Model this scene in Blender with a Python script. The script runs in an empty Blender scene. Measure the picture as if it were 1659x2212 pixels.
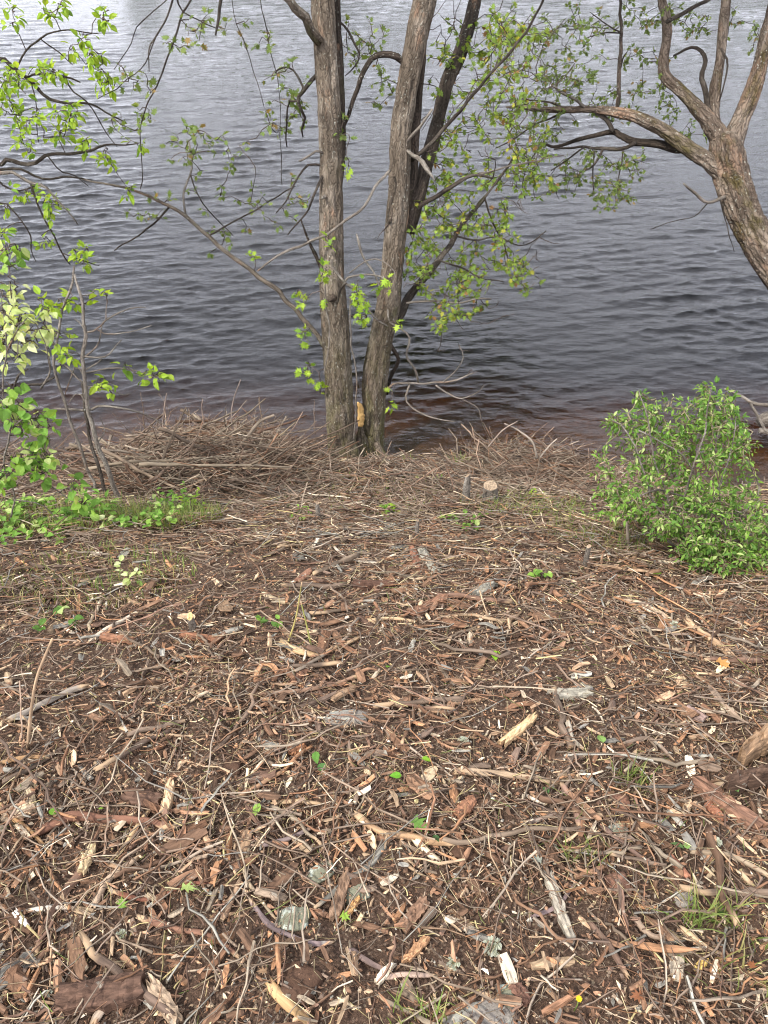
import bpy, math, random
import numpy as np
from mathutils import Matrix, Vector

# ------------------------------------------------------------------ camera, sky, sun, exposure
SC = bpy.context.scene
CAM_H = 3.2                       # metres above the water
PITCH = math.radians(41.0)        # looking down the bank
FPX = 1661.0                      # focal length for a 1659 x 2212 picture
cam_d = bpy.data.cameras.new('camera')
cam_d.sensor_fit = 'VERTICAL'
cam_d.sensor_height = 24.0
cam_d.lens = 24.0 * FPX / 2212.0
cam_d.clip_start = 0.05
cam_d.clip_end = 1500
cam = bpy.data.objects.new('camera', cam_d)
SC.collection.objects.link(cam)
cam.location = (0, 0, CAM_H)
cam.rotation_euler = (math.pi / 2 - PITCH, 0, 0)
SC.camera = cam

SUN_EL, SUN_AZ = math.radians(52), math.radians(-128)   # azimuth from +Y, clockwise seen from above; behind and to the left
world = bpy.data.worlds.new('World')
SC.world = world
world.use_nodes = True
nt = world.node_tree
nt.nodes.clear()
w_out = nt.nodes.new('ShaderNodeOutputWorld')
w_bg = nt.nodes.new('ShaderNodeBackground')
w_bg.inputs['Strength'].default_value = 0.1
sky = nt.nodes.new('ShaderNodeTexSky')
sky.sky_type = 'NISHITA'
sky.sun_disc = False
sky.sun_elevation = SUN_EL
sky.sun_rotation = SUN_AZ
sky.air_density = 1.0
sky.dust_density = 2.0
tc = nt.nodes.new('ShaderNodeTexCoord')
mp = nt.nodes.new('ShaderNodeMapping')
mp.inputs['Scale'].default_value = (1.0, 1.0, 2.2)
cn = nt.nodes.new('ShaderNodeTexNoise')
cn.inputs['Scale'].default_value = 2.1
cn.inputs['Detail'].default_value = 6
cn.inputs['Roughness'].default_value = 0.55
sepz = nt.nodes.new('ShaderNodeSeparateXYZ')
thin = nt.nodes.new('ShaderNodeMath')          # cloud cover thins out towards the zenith
thin.operation = 'MULTIPLY_ADD'
thin.inputs[1].default_value = -0.15
cr = nt.nodes.new('ShaderNodeValToRGB')
cr.color_ramp.elements[0].position = 0.09
cr.color_ramp.elements[0].color = (0.2, 0.2, 0.2, 1)
cr.color_ramp.elements[1].position = 0.42
cr.color_ramp.elements[1].color = (0.97, 0.97, 0.97, 1)
cc = nt.nodes.new('ShaderNodeValToRGB')
cc.color_ramp.elements[0].position = 0.34
cc.color_ramp.elements[0].color = (10.2, 10.5, 11.9, 1)
cc.color_ramp.elements[1].position = 0.66
cc.color_ramp.elements[1].color = (13.0, 13.2, 14.4, 1)
cm = nt.nodes.new('ShaderNodeMix')
cm.data_type = 'RGBA'
nt.links.new(tc.outputs['Generated'], mp.inputs['Vector'])
nt.links.new(tc.outputs['Generated'], sepz.inputs[0])
nt.links.new(mp.outputs[0], cn.inputs['Vector'])
nt.links.new(sepz.outputs[2], thin.inputs[0])
nt.links.new(cn.outputs[0], thin.inputs[2])
nt.links.new(thin.outputs[0], cr.inputs[0])
nt.links.new(cn.outputs[0], cc.inputs[0])
nt.links.new(cr.outputs[0], cm.inputs[0])
nt.links.new(sky.outputs[0], cm.inputs[6])
nt.links.new(cc.outputs[0], cm.inputs[7])
nt.links.new(cm.outputs[2], w_bg.inputs['Color'])
nt.links.new(w_bg.outputs[0], w_out.inputs[0])

sun_d = bpy.data.lights.new('sun', 'SUN')
sun_d.energy = 3.0
sun_d.angle = math.radians(6)
sun_d.color = (1.0, 0.95, 0.87)
sun = bpy.data.objects.new('sun', sun_d)
SC.collection.objects.link(sun)
_sd = Vector((math.sin(SUN_AZ) * math.cos(SUN_EL), math.cos(SUN_AZ) * math.cos(SUN_EL), math.sin(SUN_EL)))
sun.rotation_euler = _sd.to_track_quat('Z', 'Y').to_euler()
sun.location = _sd * 30

SC.view_settings.view_transform = 'Standard'
SC.view_settings.look = 'None'
SC.view_settings.gamma = 1
SC.view_settings.exposure = 0.93
SC.cycles.use_denoising = True
SC.cycles.filter_width = 1.1
SC.cycles.transparent_max_bounces = 8
SC.cycles.max_bounces = 5
SC.cycles.diffuse_bounces = 3
SC.cycles.caustics_reflective = False
SC.cycles.caustics_refractive = False

# ------------------------------------------------------------------ helpers
R = np.random.default_rng(11)
random.seed(5)
COL = SC.collection
CP, SP = math.cos(PITCH), math.sin(PITCH)


def px(u, v, Y):
    """a direction seen at (u, v) taken out to the distance Y in front of the bank -> place and depth"""
    a = (u - 829.5) / FPX
    b = (1106.0 - v) / FPX
    t = Y / (CP + b * SP)
    return np.array([a * t, Y, CAM_H + t * (-SP + b * CP)]), t


def project(P):
    P = np.atleast_2d(P)
    x = P[:, 0]
    y = P[:, 1]
    z = P[:, 2] - CAM_H
    d = y * CP - z * SP
    up = y * SP + z * CP
    d = np.where(d < 1e-3, 1e-3, d)
    return 829.5 + FPX * x / d, 1106 - FPX * up / d, d


_PT = np.random.default_rng(77).permutation(4096).astype(np.int32)
_VT = (np.random.default_rng(78).random(4096) * 2 - 1).astype(np.float64)


def vn(x, y, z=None, seed=0):
    """smooth value noise in -1..1 over two or three axes"""
    x = np.asarray(x, float)
    y = np.asarray(y, float)
    ix, iy = np.floor(x), np.floor(y)
    fx, fy = x - ix, y - iy
    fx = fx * fx * (3 - 2 * fx)
    fy = fy * fy * (3 - 2 * fy)
    ix = (ix.astype(np.int32) + seed * 131) & 4095
    iy = iy.astype(np.int32) & 4095
    a0 = _PT[ix]
    a1 = _PT[(ix + 1) & 4095]
    iy1 = (iy + 1) & 4095
    k00, k01, k10, k11 = _PT[(a0 + iy) & 4095], _PT[(a0 + iy1) & 4095], _PT[(a1 + iy) & 4095], _PT[(a1 + iy1) & 4095]
    if z is None:
        u0 = _VT[k00] + (_VT[k01] - _VT[k00]) * fy
        u1 = _VT[k10] + (_VT[k11] - _VT[k10]) * fy
        return u0 + (u1 - u0) * fx
    z = np.asarray(z, float)
    iz = np.floor(z)
    fz = z - iz
    fz = fz * fz * (3 - 2 * fz)
    iz = iz.astype(np.int32) & 4095
    r = []
    for dz in (0, 1):
        w = (iz + dz) & 4095
        v00, v01, v10, v11 = _VT[(k00 + w) & 4095], _VT[(k01 + w) & 4095], _VT[(k10 + w) & 4095], _VT[(k11 + w) & 4095]
        u0 = v00 + (v01 - v00) * fy
        u1 = v10 + (v11 - v10) * fy
        r.append(u0 + (u1 - u0) * fx)
    return r[0] + (r[1] - r[0]) * fz


def fbm(x, y, z=None, seed=0, oct=4):
    r, a, f = 0, 1, 1
    for k in range(oct):
        r = r + a * vn(x * f, y * f, None if z is None else z * f, seed + k)
        a *= 0.5
        f *= 2.03
    return r


_py = [-40, -6, -1, 0.3, 1.2, 2.2, 3.0, 3.55, 3.95, 4.15, 4.33, 4.75, 5.5, 7, 10, 30, 108, 122, 128, 170, 400]
_pz = [2.6, 1.85, 1.68, 1.62, 1.40, 1.02, 0.66, 0.38, 0.175, 0.07, 0.0, -0.08, -0.27, -0.85, -1.8, -3, -3, -0.5, 1.2, 4.0, 9]


def height(x, y, fine=True):
    x = np.asarray(x, float)
    y = np.asarray(y, float)
    wob = 0.12 * vn(x * 0.7 + 3.1, y * 0 + 1.3, seed=4) + 0.09 * vn(x * 1.9, y * 0 + 7.3, seed=5) + 0.04 * vn(x * 5.3, y * 2 + 7.3, seed=6) + 0.05 * np.clip(x - .4, 0, 2) + 0.14 * np.exp(-((x + .35) / .95) ** 2)
    near = np.exp(-((y - 4.3) / 2.0) ** 2)
    z = np.interp(y + wob * near, _py, _pz)
    z = z + 0.105 * np.exp(-((x + 0.16) / 0.5) ** 2 - ((y - 3.72) / 0.28) ** 2)
    z = z + 0.03 * np.exp(-((x + 0.1) / 1.0) ** 2 - ((y - 3.5) / 0.4) ** 2)
    z = z - 0.10 * (1 - np.exp(-((x + 0.15) / 0.75) ** 2)) * np.exp(-((y - 3.68) / 0.42) ** 2)
    band = np.where(y < 60, np.exp(-(np.abs(y - 2) / 8) ** 2), 0.3)
    z = z + 0.055 * fbm(x * 0.9, y * 0.9, seed=20, oct=3) * band * np.where(y < 60, np.clip(1.25 - y / 4.4, 0.2, 1), 1)
    if fine:
        z = z + 0.016 * fbm(x * 5.0, y * 5.0, seed=30, oct=4) * band
    far = np.clip((y - 112) / 20, 0, 1)
    z = z + far * 1.5 * vn(x * 0.03, y * 0.03, seed=9)
    return z


def ground_normal(x, y, e=0.03):
    dzx = (height(x + e, y, False) - height(x - e, y, False)) / (2 * e)
    dzy = (height(x, y + e, False) - height(x, y - e, False)) / (2 * e)
    n = np.stack([-dzx, -dzy, np.ones_like(dzx)], -1)
    return n / np.linalg.norm(n, axis=-1, keepdims=True)


def hit(u, v):
    """where the line of sight through (u, v) meets the bank"""
    a = (u - 829.5) / FPX
    b = (1106.0 - v) / FPX
    lo, hi = 0.6, 9.0
    for n in (64, 24, 12):
        ts = np.linspace(lo, hi, n)
        below = CAM_H + ts * (-SP + b * CP) < height(a * ts, ts * (CP + b * SP))
        k = int(np.argmax(below)) if below.any() else n - 1
        lo, hi = ts[max(k - 1, 0)], ts[k]
    return np.array([a * hi, hi * (CP + b * SP), CAM_H + hi * (-SP + b * CP)]), hi


def mk_mesh(name, V, faces, col=None, loc=None, wood=None, smooth=True, mat=None):
    me = bpy.data.meshes.new(name)
    V = np.asarray(V, np.float32)
    me.vertices.add(len(V))
    me.vertices.foreach_set('co', V.ravel())
    faces = [np.asarray(f, np.int32) for f in faces if len(f)]
    nl = sum(f.size for f in faces)
    me.loops.add(nl)
    me.loops.foreach_set('vertex_index', np.concatenate([f.ravel() for f in faces]))
    starts, o = [], 0
    for f in faces:
        n, k = f.shape
        starts.append(o + np.arange(n) * k)
        o += n * k
    starts = np.concatenate(starts).astype(np.int32)
    me.polygons.add(len(starts))
    me.polygons.foreach_set('loop_start', starts)
    me.polygons.foreach_set('use_smooth', np.full(len(starts), smooth))
    me.update(calc_edges=True)
    if col is not None:
        c = np.ones((len(V), 4), np.float32)
        c[:, :3] = col
        a = me.attributes.new('Col', 'FLOAT_COLOR', 'POINT')
        a.data.foreach_set('color', c.ravel())
    if loc is not None:
        a = me.attributes.new('loc', 'FLOAT_VECTOR', 'POINT')
        a.data.foreach_set('vector', np.asarray(loc, np.float32).ravel())
    if wood is not None:
        a = me.attributes.new('wood', 'FLOAT', 'POINT')
        a.data.foreach_set('value', np.asarray(wood, np.float32).ravel())
    me.validate(verbose=False)
    if mat:
        me.materials.append(mat)
    return me


def link(name, me, parent=None, base=None):
    o = bpy.data.objects.new(name, me)
    COL.objects.link(o)
    if parent:
        o.parent = parent
    return o


def tag(o, label=None, cat=None, group=None, kind=None):
    if label:
        o['label'] = label
    if cat:
        o['category'] = cat
    if group:
        o['group'] = group
    if kind:
        o['kind'] = kind
    return o


def empty(name, loc):
    o = bpy.data.objects.new(name, None)
    COL.objects.link(o)
    o.location = loc
    o.empty_display_size = 0.1
    return o


class Batch:
    """collects vertices and faces of many small pieces of ONE part or ONE mass"""

    def __init__(s):
        s.V, s.Q, s.T, s.C, s.L, s.W, s.n = [], [], [], [], [], [], 0

    def add(s, V, Q=None, T=None, col=(1, 1, 1), loc=None, wood=0.0):
        V = np.asarray(V, float)
        s.V.append(V)
        if Q is not None and len(Q):
            s.Q.append(np.asarray(Q) + s.n)
        if T is not None and len(T):
            s.T.append(np.asarray(T) + s.n)
        s.C.append(np.broadcast_to(np.asarray(col, float), (len(V), 3)))
        s.L.append(V if loc is None else loc)
        s.W.append(np.broadcast_to(np.asarray(wood, float), (len(V),)))
        s.n += len(V)

    def mesh(s, name, mat, off=(0, 0, 0), smooth=True):
        V = np.concatenate(s.V) - np.asarray(off)
        fs = []
        if s.Q:
            fs.append(np.concatenate(s.Q))
        if s.T:
            fs.append(np.concatenate(s.T))
        return mk_mesh(name, V, fs, np.concatenate(s.C), np.concatenate(s.L), np.concatenate(s.W), smooth, mat)


def spline(P, n):
    """Catmull-Rom through the rows of P (any width), n samples evenly by length of the first 3 columns"""
    P = np.asarray(P, float)
    if len(P) == 2:
        P = np.stack([P[0], P[0] * 0.5 + P[1] * 0.5, P[1]])
    Q = np.vstack([2 * P[0] - P[1], P, 2 * P[-1] - P[-2]])
    out = []
    for i in range(1, len(Q) - 2):
        t = np.linspace(0, 1, 14, endpoint=False)[:, None]
        a, b, c, d = Q[i - 1], Q[i], Q[i + 1], Q[i + 2]
        out.append(0.5 * (2 * b + (c - a) * t + (2 * a - 5 * b + 4 * c - d) * t ** 2 + (3 * b - a - 3 * c + d) * t ** 3))
    out.append(P[-1:])
    S = np.vstack(out)
    L = np.r_[0, np.cumsum(np.linalg.norm(np.diff(S[:, :3], axis=0), axis=1))]
    x = np.linspace(0, L[-1], n)
    return np.stack([np.interp(x, L, S[:, k]) for k in range(S.shape[1])], 1), L[-1]


def frames(P):
    T = np.gradient(P, axis=0)
    T /= np.linalg.norm(T, axis=1, keepdims=True) + 1e-12
    N = np.zeros_like(T)
    ref = np.array([1.0, 0, 0]) if abs(T[0][0]) < 0.8 else np.array([0, 1.0, 0])
    n = ref - T[0] * ref.dot(T[0])
    n /= np.linalg.norm(n)
    N[0] = n
    for i in range(1, len(P)):
        n = N[i - 1] - T[i] * N[i - 1].dot(T[i])
        N[i] = n / (np.linalg.norm(n) + 1e-12)
    return T, N, np.cross(T, N)


def tube(P, rad, sides, disp=None, cap=True, seed=0):
    """returns V, quads, tris, loc (R cos, R sin, length)"""
    P = np.asarray(P, float)
    n = len(P)
    rad = np.asarray(rad, float)
    T, N, B = frames(P)
    th = np.arange(sides) / sides * 2 * np.pi
    L = np.r_[0, np.cumsum(np.linalg.norm(np.diff(P, axis=0), axis=1))]
    c, s = np.cos(th), np.sin(th)
    rr = rad[:, None] * np.ones(sides)[None, :]
    lx = rad[:, None] * c[None, :]
    ly = rad[:, None] * s[None, :]
    lz = np.repeat(L[:, None], sides, 1)
    if disp is not None:
        rr = rr + disp(lx, ly, lz, rr)
    V = P[:, None, :] + rr[..., None] * (c[None, :, None] * N[:, None, :] + s[None, :, None] * B[:, None, :])
    V = V.reshape(-1, 3)
    i = np.arange(n - 1)[:, None] * sides
    j = np.arange(sides)[None, :]
    j2 = (j + 1) % sides
    Q = np.stack([i + j, i + j2, i + sides + j2, i + sides + j], -1).reshape(-1, 4)
    loc = np.stack([lx, ly, lz], -1).reshape(-1, 3)
    Tn = []
    if cap:
        V = np.vstack([V, P[-1:] + T[-1:] * rad[-1] * 0.5, P[:1] - T[:1] * rad[0] * 0.2])
        loc = np.vstack([loc, [[0, 0, L[-1]]], [[0, 0, 0]]])
        jj = np.arange(sides)
        k = (n - 1) * sides
        Tn = np.vstack([np.stack([k + jj, k + (jj + 1) % sides, np.full(sides, n * sides)], -1),
                        np.stack([(jj + 1) % sides, jj, np.full(sides, n * sides + 1)], -1)])
    return V, Q, Tn, loc + np.array([seed * 3.7, seed * 1.3, seed * 5.1])


# ------------------------------------------------------------------ materials
def new_mat(name):
    m = bpy.data.materials.new(name)
    m.use_nodes = True
    t = m.node_tree
    t.nodes.clear()
    out = t.nodes.new('ShaderNodeOutputMaterial')
    return m, t, out


def nd(t, kind, **kw):
    n = t.nodes.new(kind)
    for k, v in kw.items():
        if hasattr(n, k):
            setattr(n, k, v)
        else:
            n.inputs[k].default_value = v
    return n


def mixc(t, fac, a, b, blend='MIX'):
    n = t.nodes.new('ShaderNodeMix')
    n.data_type = 'RGBA'
    n.blend_type = blend
    for idx, val in ((0, fac), (6, a), (7, b)):
        if isinstance(val, bpy.types.NodeSocket):
            t.links.new(val, n.inputs[idx])
        elif isinstance(val, (int, float)):
            n.inputs[idx].default_value = val
        else:
            n.inputs[idx].default_value = (*val, 1)
    return n.outputs[2]


def ramp(t, src, stops):
    n = t.nodes.new('ShaderNodeValToRGB')
    e = n.color_ramp.elements
    while len(e) < len(stops):
        e.new(0.5)
    for k, (p, c) in enumerate(stops):
        e[k].position = p
        e[k].color = (c, c, c, 1) if isinstance(c, (int, float)) else (*c, 1)
    t.links.new(src, n.inputs[0])
    return n.outputs[0]


def attr(t, name, kind='GEOMETRY'):
    n = t.nodes.new('ShaderNodeAttribute')
    n.attribute_type = kind
    n.attribute_name = name
    return n


def nz(t, vec, scale, detail=4, rough=0.55, vscale=None):
    if vscale:
        m = t.nodes.new('ShaderNodeMapping')
        m.inputs['Scale'].default_value = vscale
        t.links.new(vec, m.inputs[0])
        vec = m.outputs[0]
    n = t.nodes.new('ShaderNodeTexNoise')
    n.inputs['Scale'].default_value = scale
    n.inputs['Detail'].default_value = detail
    n.inputs['Roughness'].default_value = rough
    t.links.new(vec, n.inputs['Vector'])
    return n.outputs[0]


def bump(t, h, strength, dist, prev=None):
    n = t.nodes.new('ShaderNodeBump')
    n.inputs['Strength'].default_value = strength
    n.inputs['Distance'].default_value = dist
    t.links.new(h, n.inputs['Height'])
    if prev:
        t.links.new(prev, n.inputs['Normal'])
    return n.outputs[0]


def princ(t, out, color, rough=0.8, normal=None, spec=0.3):
    p = t.nodes.new('ShaderNodeBsdfPrincipled')
    if isinstance(color, bpy.types.NodeSocket):
        t.links.new(color, p.inputs['Base Color'])
    else:
        p.inputs['Base Color'].default_value = (*color, 1)
    p.inputs['Roughness'].default_value = rough
    p.inputs['Specular IOR Level'].default_value = spec
    if normal:
        t.links.new(normal, p.inputs['Normal'])
    t.links.new(p.outputs[0], out.inputs[0])
    return p


def bark_mat(name, dark, mid, light, lichen=0.5, moss=0.5, rust=0.0, scale=1.0, mosscol=(0.055, 0.06, 0.018), plates=0.55, foot=0.0):
    m, t, out = new_mat(name)
    v = attr(t, 'loc').outputs['Vector']
    g = nz(t, v, 42 * scale, 6, 0.65, (1, 1, 0.16))
    g2 = nz(t, v, 9 * scale, 4, 0.6, (1, 1, 0.4))
    c = mixc(t, ramp(t, g, [(0.32, 0.0), (0.68, 1.0)]), dark, mid)
    c = mixc(t, ramp(t, g2, [(0.48, 0.0), (0.72, 0.85)]), c, light)
    if rust:
        rn = nz(t, v, 6 * scale, 5, 0.7, (1, 1, 0.35))
        c = mixc(t, ramp(t, rn, [(0.60 - 0.14 * rust, 0.0), (0.68, 0.85)]), c, (0.31, 0.19, 0.125))
    if moss:
        mn = nz(t, v, 5 * scale, 5, 0.65, (1, 1, 0.5))
        c = mixc(t, ramp(t, mn, [(0.66 - 0.12 * moss, 0.0), (0.74 - 0.1 * moss, 0.75)]), c, mosscol)
    if foot:      # green algae grow on the damp foot of the trunk
        gp = t.nodes.new('ShaderNodeNewGeometry')
        sp_ = t.nodes.new('ShaderNodeSeparateXYZ')
        t.links.new(gp.outputs['Position'], sp_.inputs[0])
        fm = t.nodes.new('ShaderNodeMapRange')
        fm.inputs['From Min'].default_value = 1.1
        fm.inputs['From Max'].default_value = 0.1
        t.links.new(sp_.outputs[2], fm.inputs['Value'])
        fn = ramp(t, nz(t, v, 11, 5, 0.7, (1, 1, 0.35)), [(0.42, 0.0), (0.62, foot)])
        c = mixc(t, mixc(t, 1.0, fm.outputs[0], fn, 'MULTIPLY'), c, (0.10, 0.095, 0.03))
    if lichen:
        ln = nz(t, v, 85 * scale, 3, 0.6, (1, 1, 0.8))
        lm = nz(t, v, 4 * scale, 3, 0.6)
        lf = mixc(t, 1.0, ramp(t, ln, [(0.62, 0.0), (0.67, 0.85)]), ramp(t, lm, [(0.48 - 0.1 * lichen, 0.0), (0.62, 1.0)]), 'MULTIPLY')
        c = mixc(t, lf, c, (0.48, 0.49, 0.42))
    pl = t.nodes.new('ShaderNodeTexVoronoi')
    pl.feature = 'DISTANCE_TO_EDGE'
    pl.inputs['Scale'].default_value = 62 * scale
    pm_ = t.nodes.new('ShaderNodeMapping')
    pm_.inputs['Scale'].default_value = (1, 1, 0.13)
    wv = t.nodes.new('ShaderNodeVectorMath')
    wv.operation = 'MULTIPLY_ADD'
    wn = t.nodes.new('ShaderNodeTexNoise')
    wn.inputs['Scale'].default_value = 25 * scale
    t.links.new(v, wn.inputs['Vector'])
    t.links.new(wn.outputs['Color'], wv.inputs[0])
    wv.inputs[1].default_value = (0.045 / scale, 0.045 / scale, 0.08 / scale)
    t.links.new(v, wv.inputs[2])
    t.links.new(wv.outputs[0], pm_.inputs[0])
    t.links.new(pm_.outputs[0], pl.inputs['Vector'])
    crack = ramp(t, pl.outputs['Distance'], [(0.0, 1.0), (0.10, 0.0)])
    c = mixc(t, mixc(t, 1.0, crack, (plates, plates, plates), 'MULTIPLY'), c, tuple(x * .55 for x in dark))
    b = bump(t, g, 1.0, 0.022)
    b = bump(t, ramp(t, pl.outputs['Distance'], [(0.0, 0.0), (0.16, 1.0)]), plates, 0.014, b)
    b = bump(t, nz(t, v, 190, 3, 0.6, (1, 1, 0.3)), 0.6, 0.004, b)
    princ(t, out, c, 0.92, b, 0.12)
    return m


def litter_mat(name, source):
    """wood, bark and twigs: colour from the piece itself, grain along its length"""
    m, t, out = new_mat(name)
    if source == 'attr':
        base = attr(t, 'Col').outputs['Color']
    else:
        oi = t.nodes.new('ShaderNodeObjectInfo')
        base = oi.outputs['Color']
    v = attr(t, 'loc').outputs['Vector']
    w = attr(t, 'wood').outputs['Fac']
    g = nz(t, v, 130, 4, 0.6, (0.16, 1, 1) if name.endswith('chip') else (1, 1, 0.14))
    blot = nz(t, v, 28, 4, 0.6)
    c = mixc(t, 1.0, base, ramp(t, g, [(0.28, 0.38), (0.70, 1.5)]), 'MULTIPLY')
    c = mixc(t, ramp(t, blot, [(0.52, 0.0), (0.70, 0.75)]), c, mixc(t, 1.0, c, (0.42, 0.40, 0.40), 'MULTIPLY'))
    lich = nz(t, v, 40, 3, 0.5)
    c = mixc(t, ramp(t, lich, [(0.66, 0.0), (0.72, 0.45)]), c, (0.36, 0.36, 0.30))
    c = mixc(t, w, c, mixc(t, g, (0.27, 0.17, 0.10), (0.54, 0.40, 0.25)))
    b = bump(t, g, 0.8, 0.004)
    princ(t, out, c, 0.85, b, 0.2)
    return m


def leaf_mat(name, source, base=(0.1, 0.2, 0.03)):
    m, t, out = new_mat(name)
    if source == 'attr':
        c0 = attr(t, 'Col').outputs['Color']
    else:
        c0 = t.nodes.new('ShaderNodeObjectInfo').outputs['Color']
    v = attr(t, 'loc').outputs['Vector']
    n = nz(t, v, 3.0, 3)
    c = mixc(t, 1.0, c0, ramp(t, n, [(0.3, 0.75), (0.7, 1.2)]), 'MULTIPLY')
    p = t.nodes.new('ShaderNodeBsdfPrincipled')
    t.links.new(c, p.inputs['Base Color'])
    p.inputs['Roughness'].default_value = 0.62
    p.inputs['Specular IOR Level'].default_value = 0.22
    tr = t.nodes.new('ShaderNodeBsdfTranslucent')
    t.links.new(mixc(t, 1.0, c, (1.5, 1.35, 0.7), 'MULTIPLY'), tr.inputs[0])
    ms = t.nodes.new('ShaderNodeMixShader')
    ms.inputs[0].default_value = 0.42
    t.links.new(p.outputs[0], ms.inputs[1])
    t.links.new(tr.outputs[0], ms.inputs[2])
    t.links.new(ms.outputs[0], out.inputs[0])
    return m


M = {}
M['bark_main'] = bark_mat('maple_bark', (0.06, 0.047, 0.035), (0.20, 0.16, 0.122), (0.33, 0.28, 0.225), 0.9, 0.55, 0.12, foot=0.9)
M['bark_dark'] = bark_mat('dark_bark', (0.022, 0.018, 0.015), (0.075, 0.058, 0.045), (0.13, 0.10, 0.08), 0.3, 0.5, 0.1)
M['bark_red'] = bark_mat('flaking_bark', (0.06, 0.044, 0.034), (0.20, 0.155, 0.12), (0.35, 0.285, 0.225), 0.9, 0.95, 0.5, 0.8, (0.07, 0.06, 0.014), 0.6)
M['branch'] = bark_mat('branch_bark', (0.03, 0.024, 0.02), (0.10, 0.08, 0.066), (0.17, 0.145, 0.12), 0.5, 0.4, 0, 2)
M['branch_mid'] = bark_mat('limb_bark', (0.07, 0.056, 0.045), (0.20, 0.165, 0.13), (0.32, 0.28, 0.23), 0.9, 0.3, 0.1, 2)
M['branch_pale'] = bark_mat('pale_branch_bark', (0.12, 0.10, 0.085), (0.31, 0.27, 0.225), (0.45, 0.41, 0.36), 0.6, 0.15, 0.1, 2)
M['stick_obj'] = litter_mat('stick', 'obj')
M['stick_attr'] = litter_mat('twig_mass', 'attr')
M['chip_obj'] = litter_mat('bark_chip', 'obj')
M['chip_attr'] = litter_mat('mass_chip', 'attr')
M['leaf_obj'] = leaf_mat('leaf', 'obj')
M['leaf_attr'] = leaf_mat('leaves', 'attr')


def soil_material():
    m, t, out = new_mat('soil')
    g = t.nodes.new('ShaderNodeNewGeometry')
    v = g.outputs['Position']
    a = nz(t, v, 7, 6, 0.65)
    b = nz(t, v, 60, 5, 0.7)
    d = nz(t, v, 240, 3, 0.6)
    c = mixc(t, ramp(t, a, [(0.3, 0.0), (0.7, 1.0)]), (0.068, 0.039, 0.025), (0.125, 0.074, 0.047))
    c = mixc(t, ramp(t, b, [(0.45, 0.0), (0.7, 0.8)]), c, (0.12, 0.075, 0.048))
    c = mixc(t, ramp(t, d, [(0.62, 0.0), (0.72, 0.7)]), c, (0.27, 0.19, 0.125))
    vo = t.nodes.new('ShaderNodeTexVoronoi')
    vo.inputs['Scale'].default_value = 150
    vo.inputs['Randomness'].default_value = 1.0
    wv = t.nodes.new('ShaderNodeVectorMath')
    wv.operation = 'MULTIPLY_ADD'
    t.links.new(nd(t, 'ShaderNodeTexNoise', Scale=22.0).outputs['Color'], wv.inputs[0])
    wv.inputs[1].default_value = (.05, .05, .05)
    t.links.new(v, wv.inputs[2])
    t.links.new(wv.outputs[0], vo.inputs['Vector'])
    sepc = t.nodes.new('ShaderNodeSeparateColor')
    t.links.new(vo.outputs['Color'], sepc.inputs[0])
    crumb = ramp(t, sepc.outputs[0], [(0.0, (0.08, 0.047, 0.031)), (0.35, (0.15, 0.09, 0.06)), (0.62, (0.21, 0.13, 0.09)), (0.86, (0.24, 0.17, 0.12)), (0.97, (0.45, 0.34, 0.22))])
    c = mixc(t, ramp(t, vo.outputs['Distance'], [(0.30, 0.85), (0.62, 0.0)]), c, crumb)
    # the wet, tea coloured shallows: sand and gravel of the river bed
    sep = t.nodes.new('ShaderNodeSeparateXYZ')
    t.links.new(v, sep.inputs[0])
    mr = t.nodes.new('ShaderNodeMapRange')
    mr.inputs['From Min'].default_value = 0.03
    mr.inputs['From Max'].default_value = -0.05
    t.links.new(sep.outputs[2], mr.inputs['Value'])
    bed = mixc(t, ramp(t, nz(t, v, 14, 5, 0.7), [(0.35, 0.0), (0.65, 1.0)]), (0.15, 0.080, 0.034), (0.34, 0.19, 0.078))
    bed = mixc(t, ramp(t, nz(t, v, 45, 3, 0.6), [(0.55, 0.0), (0.62, 0.8)]), bed, (0.05, 0.028, 0.018))
    c = mixc(t, mr.outputs[0], c, bed)
    wet = t.nodes.new('ShaderNodeMapRange')
    wet.inputs['From Min'].default_value = 0.10
    wet.inputs['From Max'].default_value = 0.02
    wz = t.nodes.new('ShaderNodeMath')
    wz.operation = 'MULTIPLY_ADD'
    t.links.new(a, wz.inputs[0])
    wz.inputs[1].default_value = 0.12
    t.links.new(sep.outputs[2], wz.inputs[2])
    wo = t.nodes.new('ShaderNodeMath')
    wo.operation = 'SUBTRACT'
    t.links.new(wz.outputs[0], wo.inputs[0])
    wo.inputs[1].default_value = 0.06
    t.links.new(wo.outputs[0], wet.inputs['Value'])
    c = mixc(t, wet.outputs[0], c, mixc(t, 1.0, c, (0.42, 0.38, 0.36), 'MULTIPLY'))
    # meadow on the far side of the river
    fr = t.nodes.new('ShaderNodeMapRange')
    fr.inputs['From Min'].default_value = 121
    fr.inputs['From Max'].default_value = 126
    t.links.new(sep.outputs[1], fr.inputs['Value'])
    c = mixc(t, fr.outputs[0], c, (0.045, 0.07, 0.02))
    n = bump(t, b, 0.8, 0.02)
    n = bump(t, d, 0.6, 0.006, n)
    n = bump(t, sepc.outputs[1], 0.6, 0.006, n)
    pr = princ(t, out, c, 0.95, n, 0.3)
    t.links.new(ramp(t, wet.outputs[0], [(0.0, 0.95), (1.0, 0.35)]), pr.inputs['Roughness'])
    return m


M['soil'] = soil_material()


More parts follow.
